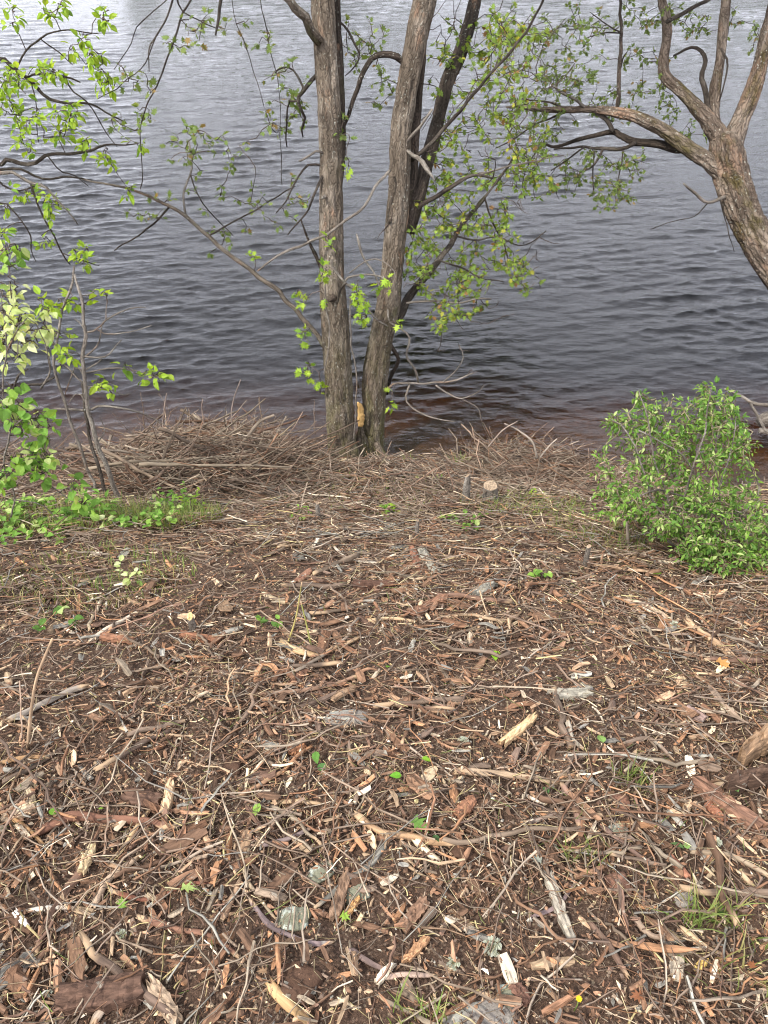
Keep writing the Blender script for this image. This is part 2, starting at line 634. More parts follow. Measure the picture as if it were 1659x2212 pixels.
def water_material():
    m, t, out = new_mat('river_water')
    g = t.nodes.new('ShaderNodeNewGeometry')
    v = g.outputs['Position']
    rip = nz(t, v, 26.0, 3, 0.55, (0.45, 1.3, 1))
    n = bump(t, rip, 0.5, 0.011)
    fr = t.nodes.new('ShaderNodeFresnel')
    fr.inputs['IOR'].default_value = 1.333
    t.links.new(n, fr.inputs['Normal'])
    tr = t.nodes.new('ShaderNodeBsdfTransparent')
    gl = t.nodes.new('ShaderNodeBsdfGlossy')
    gl.inputs['Roughness'].default_value = 0.02
    gl.inputs['Color'].default_value = (1, 1, 1, 1)
    t.links.new(n, gl.inputs['Normal'])
    ms = t.nodes.new('ShaderNodeMixShader')
    t.links.new(fr.outputs[0], ms.inputs[0])
    t.links.new(tr.outputs[0], ms.inputs[1])
    t.links.new(gl.outputs[0], ms.inputs[2])
    t.links.new(ms.outputs[0], out.inputs['Surface'])
    va = t.nodes.new('ShaderNodeVolumeAbsorption')
    va.inputs['Color'].default_value = (0.58, 0.31, 0.09, 1)
    va.inputs['Density'].default_value = 3.4
    t.links.new(va.outputs[0], out.inputs['Volume'])
    return m


M['water'] = water_material()

# ------------------------------------------------------------------ the ground: bank, river bed and far bank in one sheet
gx = np.r_[-np.geomspace(3.6, 260, 34)[::-1], np.arange(-3.57, 3.58, 0.026), np.geomspace(3.6, 260, 34)]
gy = np.r_[-np.geomspace(0.4, 40, 18)[::-1] + 0.3, np.arange(0.0, 5.2, 0.026), 5.2 + np.geomspace(0.05, 380, 70)]
X, Y = np.meshgrid(gx, gy)
Z = height(X, Y)
nxg, nyg = len(gx), len(gy)
Vg = np.stack([X, Y, Z], -1).reshape(-1, 3)
ii = (np.arange(nyg - 1)[:, None] * nxg + np.arange(nxg - 1)[None, :]).ravel()
ground = link('ground', mk_mesh('ground', Vg, [np.stack([ii, ii + 1, ii + nxg + 1, ii + nxg], -1)], mat=M['soil']))
tag(ground, 'dark brown soil of the river bank under wood litter', kind='structure')

WAVE_STEEP = 0.036
# ------------------------------------------------------------------ the river: wind waves, closed body of tea coloured water
ry = np.r_[np.linspace(3.55, 4.15, 10, endpoint=False), np.geomspace(4.15, 46, 720), np.geomspace(47, 127, 36)]
NSX = 260
sx = np.r_[-np.geomspace(1.03, 9, 12)[::-1], np.linspace(-1, 1, NSX), np.geomspace(1.03, 9, 12)]
S_, RY = np.meshgrid(sx, ry)
WX = S_ * (RY * 0.58 + 1.3)
WY = RY + 0 * WX
spacing = np.maximum(np.gradient(ry)[:, None], (RY * 0.58 + 1.3) * 2 / NSX * 0.4)
dxw = np.zeros_like(WX)
dyw = np.zeros_like(WX)
dz = np.zeros_like(WX)
rw = np.random.default_rng(3)
gust = np.clip(0.9 + 0.5 * vn(WX * 0.35, WY * 0.22, seed=51) + 0.4 * vn(WX * 1.1, WY * 0.8, seed=52), 0.45, 2)
warp = [vn(WX * f, WY * f, seed=60 + q) for q, f in enumerate((0.5, 0.8, 1.2, 1.7))]
for k in range(100):
    lam = float(np.exp(rw.normal(math.log(0.105), 0.58)))
    lam = min(max(lam, 0.06), 0.9)
    th = math.radians(-76 + rw.normal(0, 13 if lam > 0.25 else 24))     # waves run towards the shore, slantwise
    kx, ky = math.cos(th) * 2 * math.pi / lam, math.sin(th) * 2 * math.pi / lam
    amp = WAVE_STEEP * lam / (2 * math.pi) * rw.uniform(0.5, 1.4)
    ph = kx * WX + ky * WY + rw.uniform(0, 6.28) + 1.3 * warp[k % 4]
    f = np.clip((lam / spacing - 1.5) / 1.5, 0, 1) * amp * gust
    dz += f * np.cos(ph)
    dxw -= 1.5 * f * math.cos(th) * np.sin(ph)
    dyw -= 1.5 * f * math.sin(th) * np.sin(ph)
shallow = np.clip((WY - 4.2) / 0.8, 0.35, 1)
WV = np.stack([WX + dxw * shallow, WY + dyw * shallow, dz * shallow * (np.abs(S_) <= 1.0)], -1)
nr, ncx = WX.shape
WV = WV.reshape(-1, 3)
ii = (np.arange(nr - 1)[:, None] * ncx + np.arange(ncx - 1)[None, :]).ravel()
wq = np.stack([ii, ii + 1, ii + ncx + 1, ii + ncx], -1)
ring = np.r_[np.arange(ncx), np.arange(1, nr) * ncx + ncx - 1, (nr - 1) * ncx + np.arange(ncx - 2, -1, -1), np.arange(nr - 2, 0, -1) * ncx]
bot = WV[ring].copy()
bot[:, 2] = -8.0
nb = len(ring)
k = np.arange(nb)
side = np.stack([ring[k], len(WV) + k, len(WV) + (k + 1) % nb, ring[(k + 1) % nb]], -1)
cv = np.vstack([WV, bot, [[0, 60, -8.0]]])
btri = np.stack([len(WV) + (k + 1) % nb, len(WV) + k, np.full(nb, len(WV) + nb)], -1)
river = link('river_water', mk_mesh('river_water', cv, [wq, side, btri], mat=M['water']))
tag(river, 'dark rippled river water reflecting a pale sky', kind='structure')

# ------------------------------------------------------------------ leaves
def leaf_maple():
    half = [(0.0, 0.0), (0.13, -0.03), (0.36, 0.0), (0.15, 0.17), (0.54, 0.46), (0.20, 0.42), (0.30, 0.74), (0.10, 0.62), (0.0, 1.0)]
    V = [(0, 0.0, 0), (0, 0.35, 0.0), (0, 1.0, -0.10)]
    T = []
    for sgn in (1, -1):
        i0 = len(V)
        for (x, y) in half[1:-1]:
            V.append((sgn * x, y, 0.16 * abs(x) - 0.10 * y * y))
        seq = [0] + list(range(i0, len(V))) + [2]
        for a, b in zip(seq[:-1], seq[1:]):
            T.append((1, a, b) if sgn > 0 else (1, b, a))
    return np.array(V, float), np.array(T)


def leaf_ovate(w=0.30):
    V = [(0, 0, 0), (0, 0.33, 0.0), (0, 0.68, -0.03), (0, 1.0, -0.14)]
    T = []
    for sgn in (1, -1):
        i0 = len(V)
        V += [(sgn * w * 0.75, 0.18, 0.09), (sgn * w, 0.45, 0.10), (sgn * w * 0.62, 0.75, 0.02)]
        for tri in ((0, i0, 1), (i0, i0 + 1, 1), (1, i0 + 1, 2), (i0 + 1, i0 + 2, 2), (2, i0 + 2, 3)):
            T.append(tri if sgn > 0 else tri[::-1])
    return np.array(V, float), np.array(T)


LEAF = {'maple': leaf_maple(), 'ovate': leaf_ovate(0.30), 'round': leaf_ovate(0.42), 'narrow': leaf_ovate(0.2)}
LEAF_ME = {k: mk_mesh('leaf_' + k, v, [t], loc=v, smooth=False, mat=M['leaf_obj']) for k, (v, t) in LEAF.items()}


def basis(D, U):
    D = D / (np.linalg.norm(D, axis=-1, keepdims=True) + 1e-9)
    Xv = np.cross(D, U)
    Xv /= np.linalg.norm(Xv, axis=-1, keepdims=True) + 1e-9
    return Xv, D, np.cross(Xv, D)


def put_leaves(L, root, base, n_single, mass_name='crown', mass_kind='stuff'):
    """L: list of (pos, dir, up, size, colour, shape). The largest in the picture become leaf parts, the rest one mass."""
    if not L:
        return
    pos = np.array([l[0] for l in L])
    Xv, D, N = basis(np.array([l[1] for l in L]), np.array([l[2] for l in L]))
    size = np.array([l[3] for l in L])
    col = np.array([l[4] for l in L])
    u, v, d = project(pos)
    view = pos - np.array([0, 0, CAM_H])
    view /= np.linalg.norm(view, axis=1, keepdims=True)
    score = size / d * (0.25 + np.abs((N * view).sum(1)))
    score[(u < 5) | (u > 1655) | (v < 5) | (v > 2210)] = -1
    order = np.argsort(-score)
    single = [i for i in order[:n_single] if score[i] > 0]
    sset = set(single)
    for i in single:
        o = bpy.data.objects.new('leaf', LEAF_ME[L[i][5]])
        COL.objects.link(o)
        o.parent = root
        s = size[i]
        m = np.eye(4)
        m[:3, 0], m[:3, 1], m[:3, 2], m[:3, 3] = Xv[i] * s, D[i] * s, N[i] * s, pos[i] - base
        o.matrix_basis = Matrix(m.tolist())
        o.color = (*col[i], 1)
    b = Batch()
    for shape in LEAF:
        idx = np.array([i for i in range(len(L)) if i not in sset and L[i][5] == shape], int)
        if not len(idx):
            continue
        v0, t0 = LEAF[shape]
        V = pos[idx][:, None] + size[idx][:, None, None] * (v0[None, :, :1] * Xv[idx][:, None] + v0[None, :, 1:2] * D[idx][:, None] + v0[None, :, 2:] * N[idx][:, None])
        T = t0[None] + (np.arange(len(idx)) * len(v0))[:, None, None]
        loc = v0[None] + R.uniform(-20, 20, (len(idx), 1, 3))
        b.add(V.reshape(-1, 3), None, T.reshape(-1, 3), np.repeat(col[idx], len(v0), 0), loc.reshape(-1, 3))
    if b.n:
        o = link(mass_name, b.mesh(mass_name, M['leaf_attr'], base, smooth=False), root)
        if mass_kind:
            o['kind'] = mass_kind


def green(kind):
    r = R.random()
    j = R.uniform(0.8, 1.25)
    if kind == 'maple':
        c = (0.17, 0.255, 0.05) if r < .6 else (0.24, 0.33, 0.06) if r < .86 else (0.36, 0.36, 0.06) if r < .96 else (0.30, 0.17, 0.07)
    elif kind == 'dim':
        c = (0.15, 0.215, 0.06) if r < .7 else (0.21, 0.27, 0.08) if r < .93 else (0.28, 0.20, 0.08)
    elif kind == 'bright':
        c = (0.25, 0.38, 0.04) if r < .6 else (0.33, 0.45, 0.06) if r < .85 else (0.15, 0.27, 0.04)
    elif kind == 'shrub':
        c = (0.10, 0.20, 0.04) if r < .4 else (0.18, 0.31, 0.055) if r < .82 else (0.36, 0.44, 0.17)
    elif kind == 'pale':
        c = (0.42, 0.50, 0.20) if r < .5 else (0.54, 0.58, 0.32) if r < .8 else (0.27, 0.40, 0.10)
    else:
        c = (0.14, 0.27, 0.045) if r < .5 else (0.21, 0.35, 0.06) if r < .82 else (0.40, 0.48, 0.18)
    return np.array(c) * j


# ------------------------------------------------------------------ trees
def furrow(depth, fu=38.0, fl=7.0, lump=0.05):
    def f(lx, ly, lz, rr):
        a = 1 - np.abs(fbm(lx * fu, ly * fu, lz * fl, seed=71, oct=3))
        b = vn(lx * 9, ly * 9, lz * 3.0, seed=75)
        return depth * (a - 0.75) + lump * rr * b
    return f


class Tree:
    def __init__(s, name, base, label, cat='tree', group=None):
        s.root = empty(name, base)
        tag(s.root, label, cat, group)
        s.base = np.array(base, float)
        s.P, s.Rd = [], []
        s.leaves = []
        s.tw = Batch()

    def nodes(s, P, r):
        s.P += list(P)
        s.Rd += list(r)

    def limb(s, pts, y0, y1, mat='branch', name='branch', sides=None, depth=None, join=False, label=None, wob=0.0):
        """pts: (u, v, width in px); drawn at distances y0..y1"""
        W = []
        n = len(pts)
        for k, p in enumerate(pts):
            yy = y0 + (y1 - y0) * k / (n - 1) if len(p) < 4 else p[3]
            q, t = px(p[0], p[1], yy)
            W.append([*q, 0.5 * p[2] / FPX * t])
        return s.limb3(W, mat, name, sides, depth, join, label, wob)

    def limb3(s, W, mat='branch', name='branch', sides=None, depth=None, join=False, label=None, wob=0.0):
        W = np.array(W, float)
        if join and s.P:
            A = np.array(s.P)
            d = np.linalg.norm(A - W[0, :3], axis=1)
            j = int(np.argmin(d))
            if d[j] > 0.02:
                first = np.r_[A[j], min(s.Rd[j], W[0, 3] * 1.3)]
                mid = 0.5 * (first + W[0])
                mid[2] += 0.05
                W = np.vstack([first, mid, W])
        rmax = W[:, 3].max()
        big = rmax > 0.03
        if sides is None:
            sides = 40 if big else 12 if rmax > 0.012 else 6
        L = np.linalg.norm(np.diff(W[:, :3], axis=0), axis=1).sum()
        n = int(np.clip(L / (0.02 if big else 0.035), 8, 300))
        S, L = spline(W, n)
        if not big:
            sg = len(s.P) * 1.7
            jit = np.stack([vn(np.linspace(0, L * 14, n) + sg, np.full(n, k * 9.1)) for k in range(3)], 1)
            amp = np.minimum(0.010, 0.25 * S[:, 3:4] + 0.004)
            fade = np.minimum(1, np.arange(n) / 4.0)[:, None]
            S[:, :3] += jit * amp * fade
        V, Q, T, loc = tube(S[:, :3], np.maximum(S[:, 3], 0.0013), sides, furrow(depth if depth else (0.012 if big else 0.1 * rmax)), seed=len(s.P) * 0.37)
        b = Batch()
        b.add(V, Q, T, loc=loc)
        o = link(name, b.mesh(name, M[mat], s.base), s.root)
        if label:
            o['label'] = label
        s.nodes(S[::3, :3], S[::3, 3])
        return o

    def grow(s, A, r0=0.004, leaf=None, n_leaf=(3, 5), size=(0.05, 0.085), shape='maple', kind='maple', maxlen=9, sag=0.06, tipcol=(0.08, 0.06, 0.05), along=0):
        """join every point of A to the nearest wood with a curved twig and hang leaves on its end"""
        A = np.asarray(A, float)
        NP = np.array(s.P)
        NR = np.array(s.Rd)
        order = np.argsort([np.min(np.linalg.norm(NP - a, axis=1)) for a in A])
        for i in order:
            a = A[i]
            d = np.linalg.norm(NP - a, axis=1)
            j = int(np.argmin(d + 0.3 * (NR > 0.05)))
            if d[j] > maxlen or d[j] < 0.01:
                continue
            p0 = NP[j]
            L = d[j]
            c1 = p0 + (a - p0) * 0.35 + R.normal(0, 0.10, 3) * L + np.array([0, 0, sag * L])
            c2 = p0 + (a - p0) * 0.7 + R.normal(0, 0.08, 3) * L + np.array([0, 0, sag * L * 1.3])
            m = int(np.clip(L / 0.06, 4, 9))
            t = np.linspace(0, 1, m)[:, None]
            C = (1 - t) ** 3 * p0 + 3 * (1 - t) ** 2 * t * c1 + 3 * (1 - t) * t * t * c2 + t ** 3 * a
            C[1:-1] += R.normal(0, 0.008, (m - 2, 3))
            ra = min(NR[j] * 0.7, r0 * (0.5 + 0.9 * min(L, 1.0)))
            rad = np.linspace(max(ra, 0.0026), 0.0016, m)
            V, Q, T, loc = tube(C, rad, 4, cap=False, seed=i * 0.11)
            s.tw.add(V, Q, None, np.array(tipcol) * R.uniform(0.7, 1.5), loc)
            NP = np.vstack([NP, C[1:]])
            NR = np.r_[NR, rad[1:]]
            ends = [(C[-1], C[-1] - C[-2])]
            for _ in range(along):
                k = R.integers(1, m)
                ends.append((C[k], C[k] - C[k - 1]))
            for (e, dr) in ends:
                dr = dr / (np.linalg.norm(dr) + 1e-9)
                for _ in range(R.integers(n_leaf[0], n_leaf[1] + 1)):
                    dd = dr * 0.5 + R.normal(0, 0.75, 3) + np.array([0, 0, -0.35])
                    dd /= np.linalg.norm(dd)
                    up = np.array([0, 0, 1.0]) + R.normal(0, 0.45, 3)
                    sz = R.uniform(*size)
                    s.leaves.append((e + dd * sz * R.uniform(0.15, 0.6), dd, up, sz, green(kind), shape))
        s.P, s.Rd = list(NP), list(NR)

    def finish(s, n_single=300, twig_name='twigs', mass='crown'):
        if s.tw.n:
            o = link(twig_name, s.tw.mesh(twig_name, M['stick_attr'], s.base), s.root)
            o['kind'] = 'stuff'
        put_leaves(s.leaves, s.root, s.base, n_single, mass)


def cloud(list_):
    """(u, v, Y, ru, rv, dY, n) -> points"""
    out = []
    for (u, v, y, ru, rv, dy, n) in list_:
        for _ in range(n):
            while True:
                q = R.uniform(-1, 1, 3)
                if q @ q < 1:
                    break
            out.append(px(u + q[0] * ru, v + q[1] * rv, y + q[2] * dy)[0])
    return out


def blob(c, r, n):
    q = R.normal(0, 1, (n, 3))
    q /= np.linalg.norm(q, axis=1, keepdims=True)
    return np.array(c) + q * np.cbrt(R.uniform(0.1, 1, (n, 1))) * np.array(r)


# --- the maple in the middle: two main stems from one root, a third behind
b0, _ = px(752, 985, 4.12)
b0[2] = height(b0[0], b0[1]) - 0.02
maple = Tree('maple_tree', b0, 'twin-stemmed maple rising from the mound at the water edge', 'tree')
A_pts = [(747, 1030, 100, 4.10), (743, 990, 78, 4.10), (740, 965, 68, 4.10), (737, 940, 64), (731, 830, 62), (724, 700, 62), (717, 610, 58), (716, 500, 55), (716, 400, 54), (714, 300, 53), (709, 200, 52), (703, 100, 52), (697, 0, 53), (692, -120, 52), (690, -300, 46)]
n = len(A_pts)
A_pts = [(p[0], p[1], p[2], 4.10 + 0.75 * max(0, (985 - p[1])) / 985.0) for p in A_pts]
A_pts = [(p[0], p[1], p[2] * .94, p[3]) for p in A_pts]
maple.limb(A_pts, 0, 0, 'bark_main', 'trunk', 80, 0.012, label='left stem of the maple, straight with furrowed grey bark')
top, _ = px(690, -300, A_pts[-1][3])
maple.limb3([[*top, 0.055], [top[0] - .1, top[1] + .25, top[2] + 1.2, 0.045], [top[0] - .3, top[1] + .6, top[2] + 2.8, 0.025], [top[0] - .3, top[1] + 1.0, top[2] + 4.2, 0.01]], 'bark_main', 'trunk_top')
B_pts = [(806, 1025, 66), (806, 985, 52), (806, 960, 48), (807, 900, 52), (810, 815, 58), (822, 740, 53), (838, 665, 54), (846, 590, 50), (853, 518, 50), (861, 437, 51), (866, 292, 48), (875, 220, 48), (888, 146, 48), (902, 70, 50), (917, 0, 52), (936, -110, 50), (970, -300, 46)]
B_pts = [(p[0], p[1], p[2], 4.22 + 0.7 * max(0, (985 - p[1])) / 985.0) for p in B_pts]
B_pts = [(p[0], p[1], p[2] * .95, p[3]) for p in B_pts]
maple.limb(B_pts, 0, 0, 'bark_main', 'trunk', 72, 0.011, label='right stem of the maple, leaning right with a pale scar at its foot')
top, _ = px(970, -300, B_pts[-1][3])
maple.limb3([[*top, 0.055], [top[0] + .35, top[1] + .4, top[2] + 1.2, 0.045], [top[0] + .6, top[1] + 1.2, top[2] + 2.6, 0.025], [top[0] + .9, top[1] + 2.0, top[2] + 3.8, 0.01]], 'bark_main', 'trunk_top')
maple.limb([(720, 470, 22, 4.52), (733, 330, 26, 4.66), (733, 240, 26, 4.73), (730, 150, 26, 4.80), (725, 60, 24, 4.87), (721, -40, 24, 4.95), (716, -300, 20, 5.1)], 0, 0, 'bark_dark', 'trunk', 40, 0.009, label='dark second stem fused to the back of the left stem')
maple.limb([(880, 480, 24, 4.64), (890, 380, 22, 4.74), (896, 290, 22, 4.80), (905, 190, 20, 4.86), (913, 100, 18, 4.95), (922, 0, 16, 5.05), (935, -200, 12, 5.2)], 0, 0, 'bark_dark', 'trunk', 40, 0.008, label='dark stem fused behind the right stem')
maple.limb([(878, 500, 36, 4.62), (892, 460, 33, 4.66), (906, 412, 30, 4.72), (923, 346, 30, 4.85), (938, 292, 29, 4.95), (952, 233, 29, 5.05), (967, 175, 29, 5.15), (992, 120, 29, 5.28), (1011, 62, 28, 5.4), (1026, 0, 28, 5.55), (1055, -150, 26, 5.8), (1100, -300, 20, 6.1)], 0, 0, 'bark_dark', 'trunk', 40, 0.008, label='dark third stem leaning out over the water behind')
top, _ = px(1100, -300, 6.1)
maple.limb3([[*top, 0.04], [top[0] + .4, top[1] + .9, top[2] + .9, 0.03], [top[0] + .6, top[1] + 2.0, top[2] + 1.7, 0.012]], 'bark_dark', 'trunk_top')

lb = maple.limb
lb([(777, 1040, 96), (778, 995, 70), (779, 965, 44), (779, 940, 22), (779, 922, 8)], 4.20, 4.20, 'bark_main', 'root_collar', 48, .012)
for (u0, v0, u1, v1, yy, w0) in ((722, 985, 660, 1020, 4.05, 26), (765, 1000, 775, 1045, 4.0, 24), (825, 985, 872, 1010, 4.14, 22)):
    lb([(u0 + (u1 - u0) * -.3, v0 - 30, w0 * .8), (u0, v0, w0), ((u0 + u1) / 2, (v0 + v1) / 2 + 4, w0 * .7), (u1, v1 + 14, w0 * .35)], yy + .04, yy - .06, 'bark_main', 'root', 20, .006)
lb([(703, 424, 9), (697, 426, 8), (694, 428, 6)], 4.46, 4.43, 'branch_pale', 'knot')
lb([(722, 640, 16), (716, 646, 14), (712, 650, 8)], 4.30, 4.26, 'bark_dark', 'knot', depth=.003)
lb([(850, 470, 12), (843, 476, 10), (840, 480, 6)], 4.55, 4.51, 'bark_dark', 'knot', depth=.003)
lb([(690, 90, 22), (672, 66, 20), (660, 40, 19), (642, 22, 18), (617, -4, 17), (560, -60, 15), (470, -130, 12), (380, -170, 8)], 4.72, 4.5, 'bark_main', depth=0.004)
lb([(880, 140, 14), (868, 131, 14), (854, 120, 14), (825, 117, 13), (806, 128, 11), (784, 164, 10), (766, 204, 9), (752, 248, 8), (742, 276, 6)], 4.84, 4.72, 'bark_dark', depth=0.003)
lb([(696, 150, 10), (682, 164, 9), (664, 186, 9), (646, 211, 8), (650, 233, 7), (659, 255, 6), (651, 277, 5), (653, 295, 3)], 4.75, 4.8, 'branch')
lb([(657, 192, 5), (642, 164, 5), (624, 146, 4), (606, 146, 4), (595, 157, 3)], 4.77, 4.9, 'branch')
lb([(646, 217, 5), (636, 219, 5), (624, 224, 4.5), (619, 274, 4), (620, 317, 3)], 4.78, 4.9, 'branch')
lb([(706, 757, 12), (697, 744, 11), (679, 715, 10), (653, 686, 10), (620, 653, 9.5), (591, 620, 10), (555, 595, 10), (510, 561, 9), (456, 518, 8.5), (401, 467, 8), (365, 445, 7), (310, 419, 6), (266, 405, 5), (211, 394, 4), (171, 386, 3)], 4.26, 4.75, 'branch_mid', label='long bare limb reaching left from the left stem')
lb([(401, 467, 5), (397, 419, 5), (412, 379, 4.5), (412, 328, 4), (408, 303, 3)], 4.62, 4.8, 'branch_pale')
lb([(365, 448, 4.5), (321, 492, 4), (248, 540, 2.5)], 4.65, 4.7, 'branch')
lb([(412, 379, 3.5), (427, 419, 3), (456, 459, 3), (503, 510, 2)], 4.7, 4.75, 'branch')
lb([(446, 512, 4), (520, 470, 3.5), (590, 430, 3), (640, 400, 2)], 4.6, 4.8, 'branch')
lb([(842, 368, 7), (836, 375, 7), (810, 405, 6.5), (788, 445, 6), (752, 474, 6), (715, 500, 6), (682, 518, 6), (628, 540, 6), (591, 558, 5), (555, 587, 3.5)], 4.58, 4.2, 'branch_pale', label='pale grey bough crossing in front of the left stem')
lb([(700, 590, 9), (690, 569, 9), (675, 543, 8), (664, 518, 6), (650, 474, 4)], 4.4, 4.4, 'bark_dark', depth=.002)
lb([(697, 380, 6), (688, 397, 6), (675, 430, 5), (660, 463, 4), (620, 507, 3)], 4.52, 4.4, 'branch')
lb([(697, 357, 5), (680, 355, 5), (664, 357, 5), (642, 386, 4), (620, 430, 3.5), (598, 459, 2.5)], 4.55, 4.5, 'branch')
lb([(697, 330, 6), (680, 326, 5), (655, 346, 5), (647, 348, 4)], 4.56, 4.5, 'branch_pale')
lb([(880, 470, 13), (894, 456, 12), (919, 437, 10), (956, 416, 9), (992, 393, 8), (1029, 379, 6), (1065, 386, 4)], 4.66, 4.6, 'branch', label='grey bough spreading right from the right stem')
lb([(1029, 379, 5), (1080, 364, 4), (1130, 352, 3.5), (1175, 345, 2.5)], 4.62, 4.7, 'branch_pale')
lb([(890, 345, 9), (905, 332, 9), (956, 284, 8), (1003, 226, 7), (1058, 160, 6), (1109, 106, 6), (1163, 22, 5), (1176, -10, 5)], 4.70, 4.4, 'branch', label='slender bough rising right across the third stem')
lb([(876, 322, 6), (890, 333, 8), (905, 343, 9), (922, 364, 10), (940, 390, 2)], 4.66, 4.45, 'branch_pale', name='broken_stub', label='splintered pale stub of a broken bough')
lb([(872, 312, 8), (883, 303, 8), (908, 270, 7), (934, 237, 6)], 4.68, 4.6, 'branch_pale')
lb([(858, 690, 22), (868, 672, 19), (883, 642, 16), (912, 606, 14), (948, 562, 12), (978, 522, 10), (992, 492, 9), (1047, 427, 7), (1080, 383, 5), (1110, 340, 4)], 4.42, 5.0, 'branch', label='leafy bough climbing right from low on the right stem')
lb([(878, 655, 5), (887, 653, 5), (949, 650, 4.5), (992, 653, 4), (1029, 646, 4), (1062, 646, 3)], 4.44, 4.5, 'branch_pale')
lb([(985, 510, 5), (1030, 520, 4), (1075, 512, 3.5), (1130, 530, 2.5), (1180, 500, 2)], 4.7, 4.8, 'branch')
lb([(948, 562, 5), (1000, 580, 4), (1040, 600, 3), (1090, 610, 2)], 4.6, 4.6, 'branch')
lb([(1047, 427, 4), (1060, 470, 3.5), (1085, 520, 3), (1100, 570, 2)], 4.85, 4.8, 'branch')
# dead boughs low on the right
lb([(832, 845, 6), (839, 839, 5.5), (854, 828, 5), (897, 828, 5), (956, 826, 4.5), (992, 817, 4), (1022, 806, 2.5)], 4.3, 4.3, 'branch_pale')
lb([(941, 832, 4), (974, 854, 3.5), (996, 861, 3), (1029, 850, 2.2), (1046, 832, 2)], 4.3, 4.2, 'branch_pale')
lb([(885, 830, 4.5), (876, 865, 4.5), (905, 890, 4), (941, 905, 3.5), (981, 910, 2.2)], 4.3, 4.1, 'branch_pale')
lb([(904, 830, 4.5), (897, 799, 5), (879, 774, 5), (883, 726, 4.5), (861, 708, 4), (843, 697, 4), (838, 670, 4)], 4.3, 4.35, 'branch_pale')
lb([(956, 826, 3), (985, 800, 2.5), (1000, 770, 2), (990, 745, 1.8)], 4.3, 4.35, 'branch_pale')
lb([(996, 861, 2.5), (1030, 880, 2.2), (1040, 905, 1.8)], 4.25, 4.2, 'branch_pale')
lb([(838, 735, 10), (847, 752, 9), (861, 781, 8), (843, 817, 8), (838, 850, 6)], 4.45, 4.45, 'bark_dark', depth=.002)
# dead tangle between the stems
lb([(716, 560, 6), (719, 577, 6), (744, 610, 6), (781, 635, 5), (788, 657, 5), (810, 686, 4), (839, 704, 3)], 4.3, 4.25, 'branch_pale')
lb([(770, 505, 3), (774, 518, 6), (785, 559, 5), (810, 591, 4.5), (821, 628, 3.5)], 4.3, 4.25, 'branch_pale')
lb([(740, 620, 5), (752, 600, 5), (790, 595, 4), (830, 600, 3), (848, 628, 3)], 4.3, 4.2, 'branch_pale')
lb([(728, 655, 5), (735, 625, 5), (748, 612, 3)], 4.24, 4.2, 'branch')
lb([(755, 590, 3), (800, 560, 3), (845, 575, 2.5), (855, 600, 2)], 4.28, 4.2, 'branch_pale')
lb([(757, 640, 3), (757, 693, 3), (759, 744, 3), (766, 788, 3), (770, 832, 3), (768, 890, 3), (764, 950, 3)], 4.22, 4.06, 'branch_pale', name='vine_stem')
lb([(701, 590, 3), (701, 617, 3.5), (704, 664, 3.5), (712, 708, 3.5), (708, 752, 3.5), (701, 810, 3)], 4.25, 4.07, 'branch_pale', name='vine_stem')
# twigs that hang into the picture from the crown above
for pts, ya, yb in (
        ([(440, -60, 5), (412, 0, 4.5), (394, 36, 4.5), (372, 102, 4), (350, 157, 4), (328, 204, 3.5), (310, 248, 3), (303, 288, 2.5), (306, 346, 2.2), (308, 386, 2), (303, 408, 1.8)], 4.4, 4.2),
        ([(400, -70, 5), (372, 0, 4.5), (357, 44, 4), (335, 84, 3.5), (321, 109, 3), (323, 157, 2)], 4.4, 4.3),
        ([(383, 0, 4), (394, 26, 3.5), (423, 40, 2.5), (467, 60, 2)], 4.4, 4.4),
        ([(380, -30, 3), (361, 0, 2.6), (303, 51, 2.4), (284, 95, 2.2), (248, 151, 1.8)], 4.4, 4.3),
        ([(335, 84, 2.6), (310, 140, 2.3), (260, 185, 2), (210, 215, 1.6)], 4.35, 4.3),
        ([(510, -60, 3), (500, 0, 2.2), (510, 47, 2), (532, 106, 2), (554, 175, 1.8), (569, 233, 1.6)], 4.5, 4.4),
        ([(560, -50, 2.5), (561, 0, 2), (576, 55, 2), (587, 120, 1.8), (602, 186, 1.6), (606, 300, 1.6), (610, 400, 1.4)], 4.5, 4.5),
        ([(640, -30, 3), (700, 20, 3), (745, 60, 5), (770, 100, 5), (778, 120, 4), (765, 145, 3), (746, 165, 2)], 4.9, 4.85),
        ([(500, -60, 7), (478, 0, 7), (474, 29, 7), (467, 77, 4)], 4.5, 4.4)):
    lb(pts, ya, yb, 'branch', join=True)
# wood scar where the bark is torn off
sc_u = np.linspace(0, 1, 9)
SV, SQ = [], []
for i, tt in enumerate(np.linspace(0, 1, 24)):
    v_ = 868 + 54 * tt
    ul, ur = 772.0 + 2.2 * tt + R.uniform(-1.5, 2.0), 788 - 1 * tt + R.uniform(-2.2, 1.2) - (7 * (1 - tt) ** 5)
    if tt > 0.93:
        ur -= 4
    for j in range(9):
        f = j / 8
        q, t_ = px(ul + (ur - ul) * f, v_ + 6 * abs(f - .3) * (1 - tt) ** 2, 4.135 + 0.03 * f - 0.006 * math.sin(f * 3.14) + 0.015 * (1 - tt) + R.normal(0, .0015))
        SV.append(q)
for i in range(23):
    for j in range(8):
        SQ.append((i * 9 + j, i * 9 + 9 + j, i * 9 + 10 + j, i * 9 + j + 1))
m, t, out = new_mat('torn_wood')
v = nd(t, 'ShaderNodeNewGeometry').outputs['Position']
g = nz(t, v, 160, 4, 0.6, (1, 1, 0.06))
princ(t, out, mixc(t, ramp(t, g, [(.3, 0.), (.7, 1.)]), (0.36, 0.19, 0.06), (0.74, 0.50, 0.20)), 0.7, bump(t, g, .7, .004))
M['scar'] = m
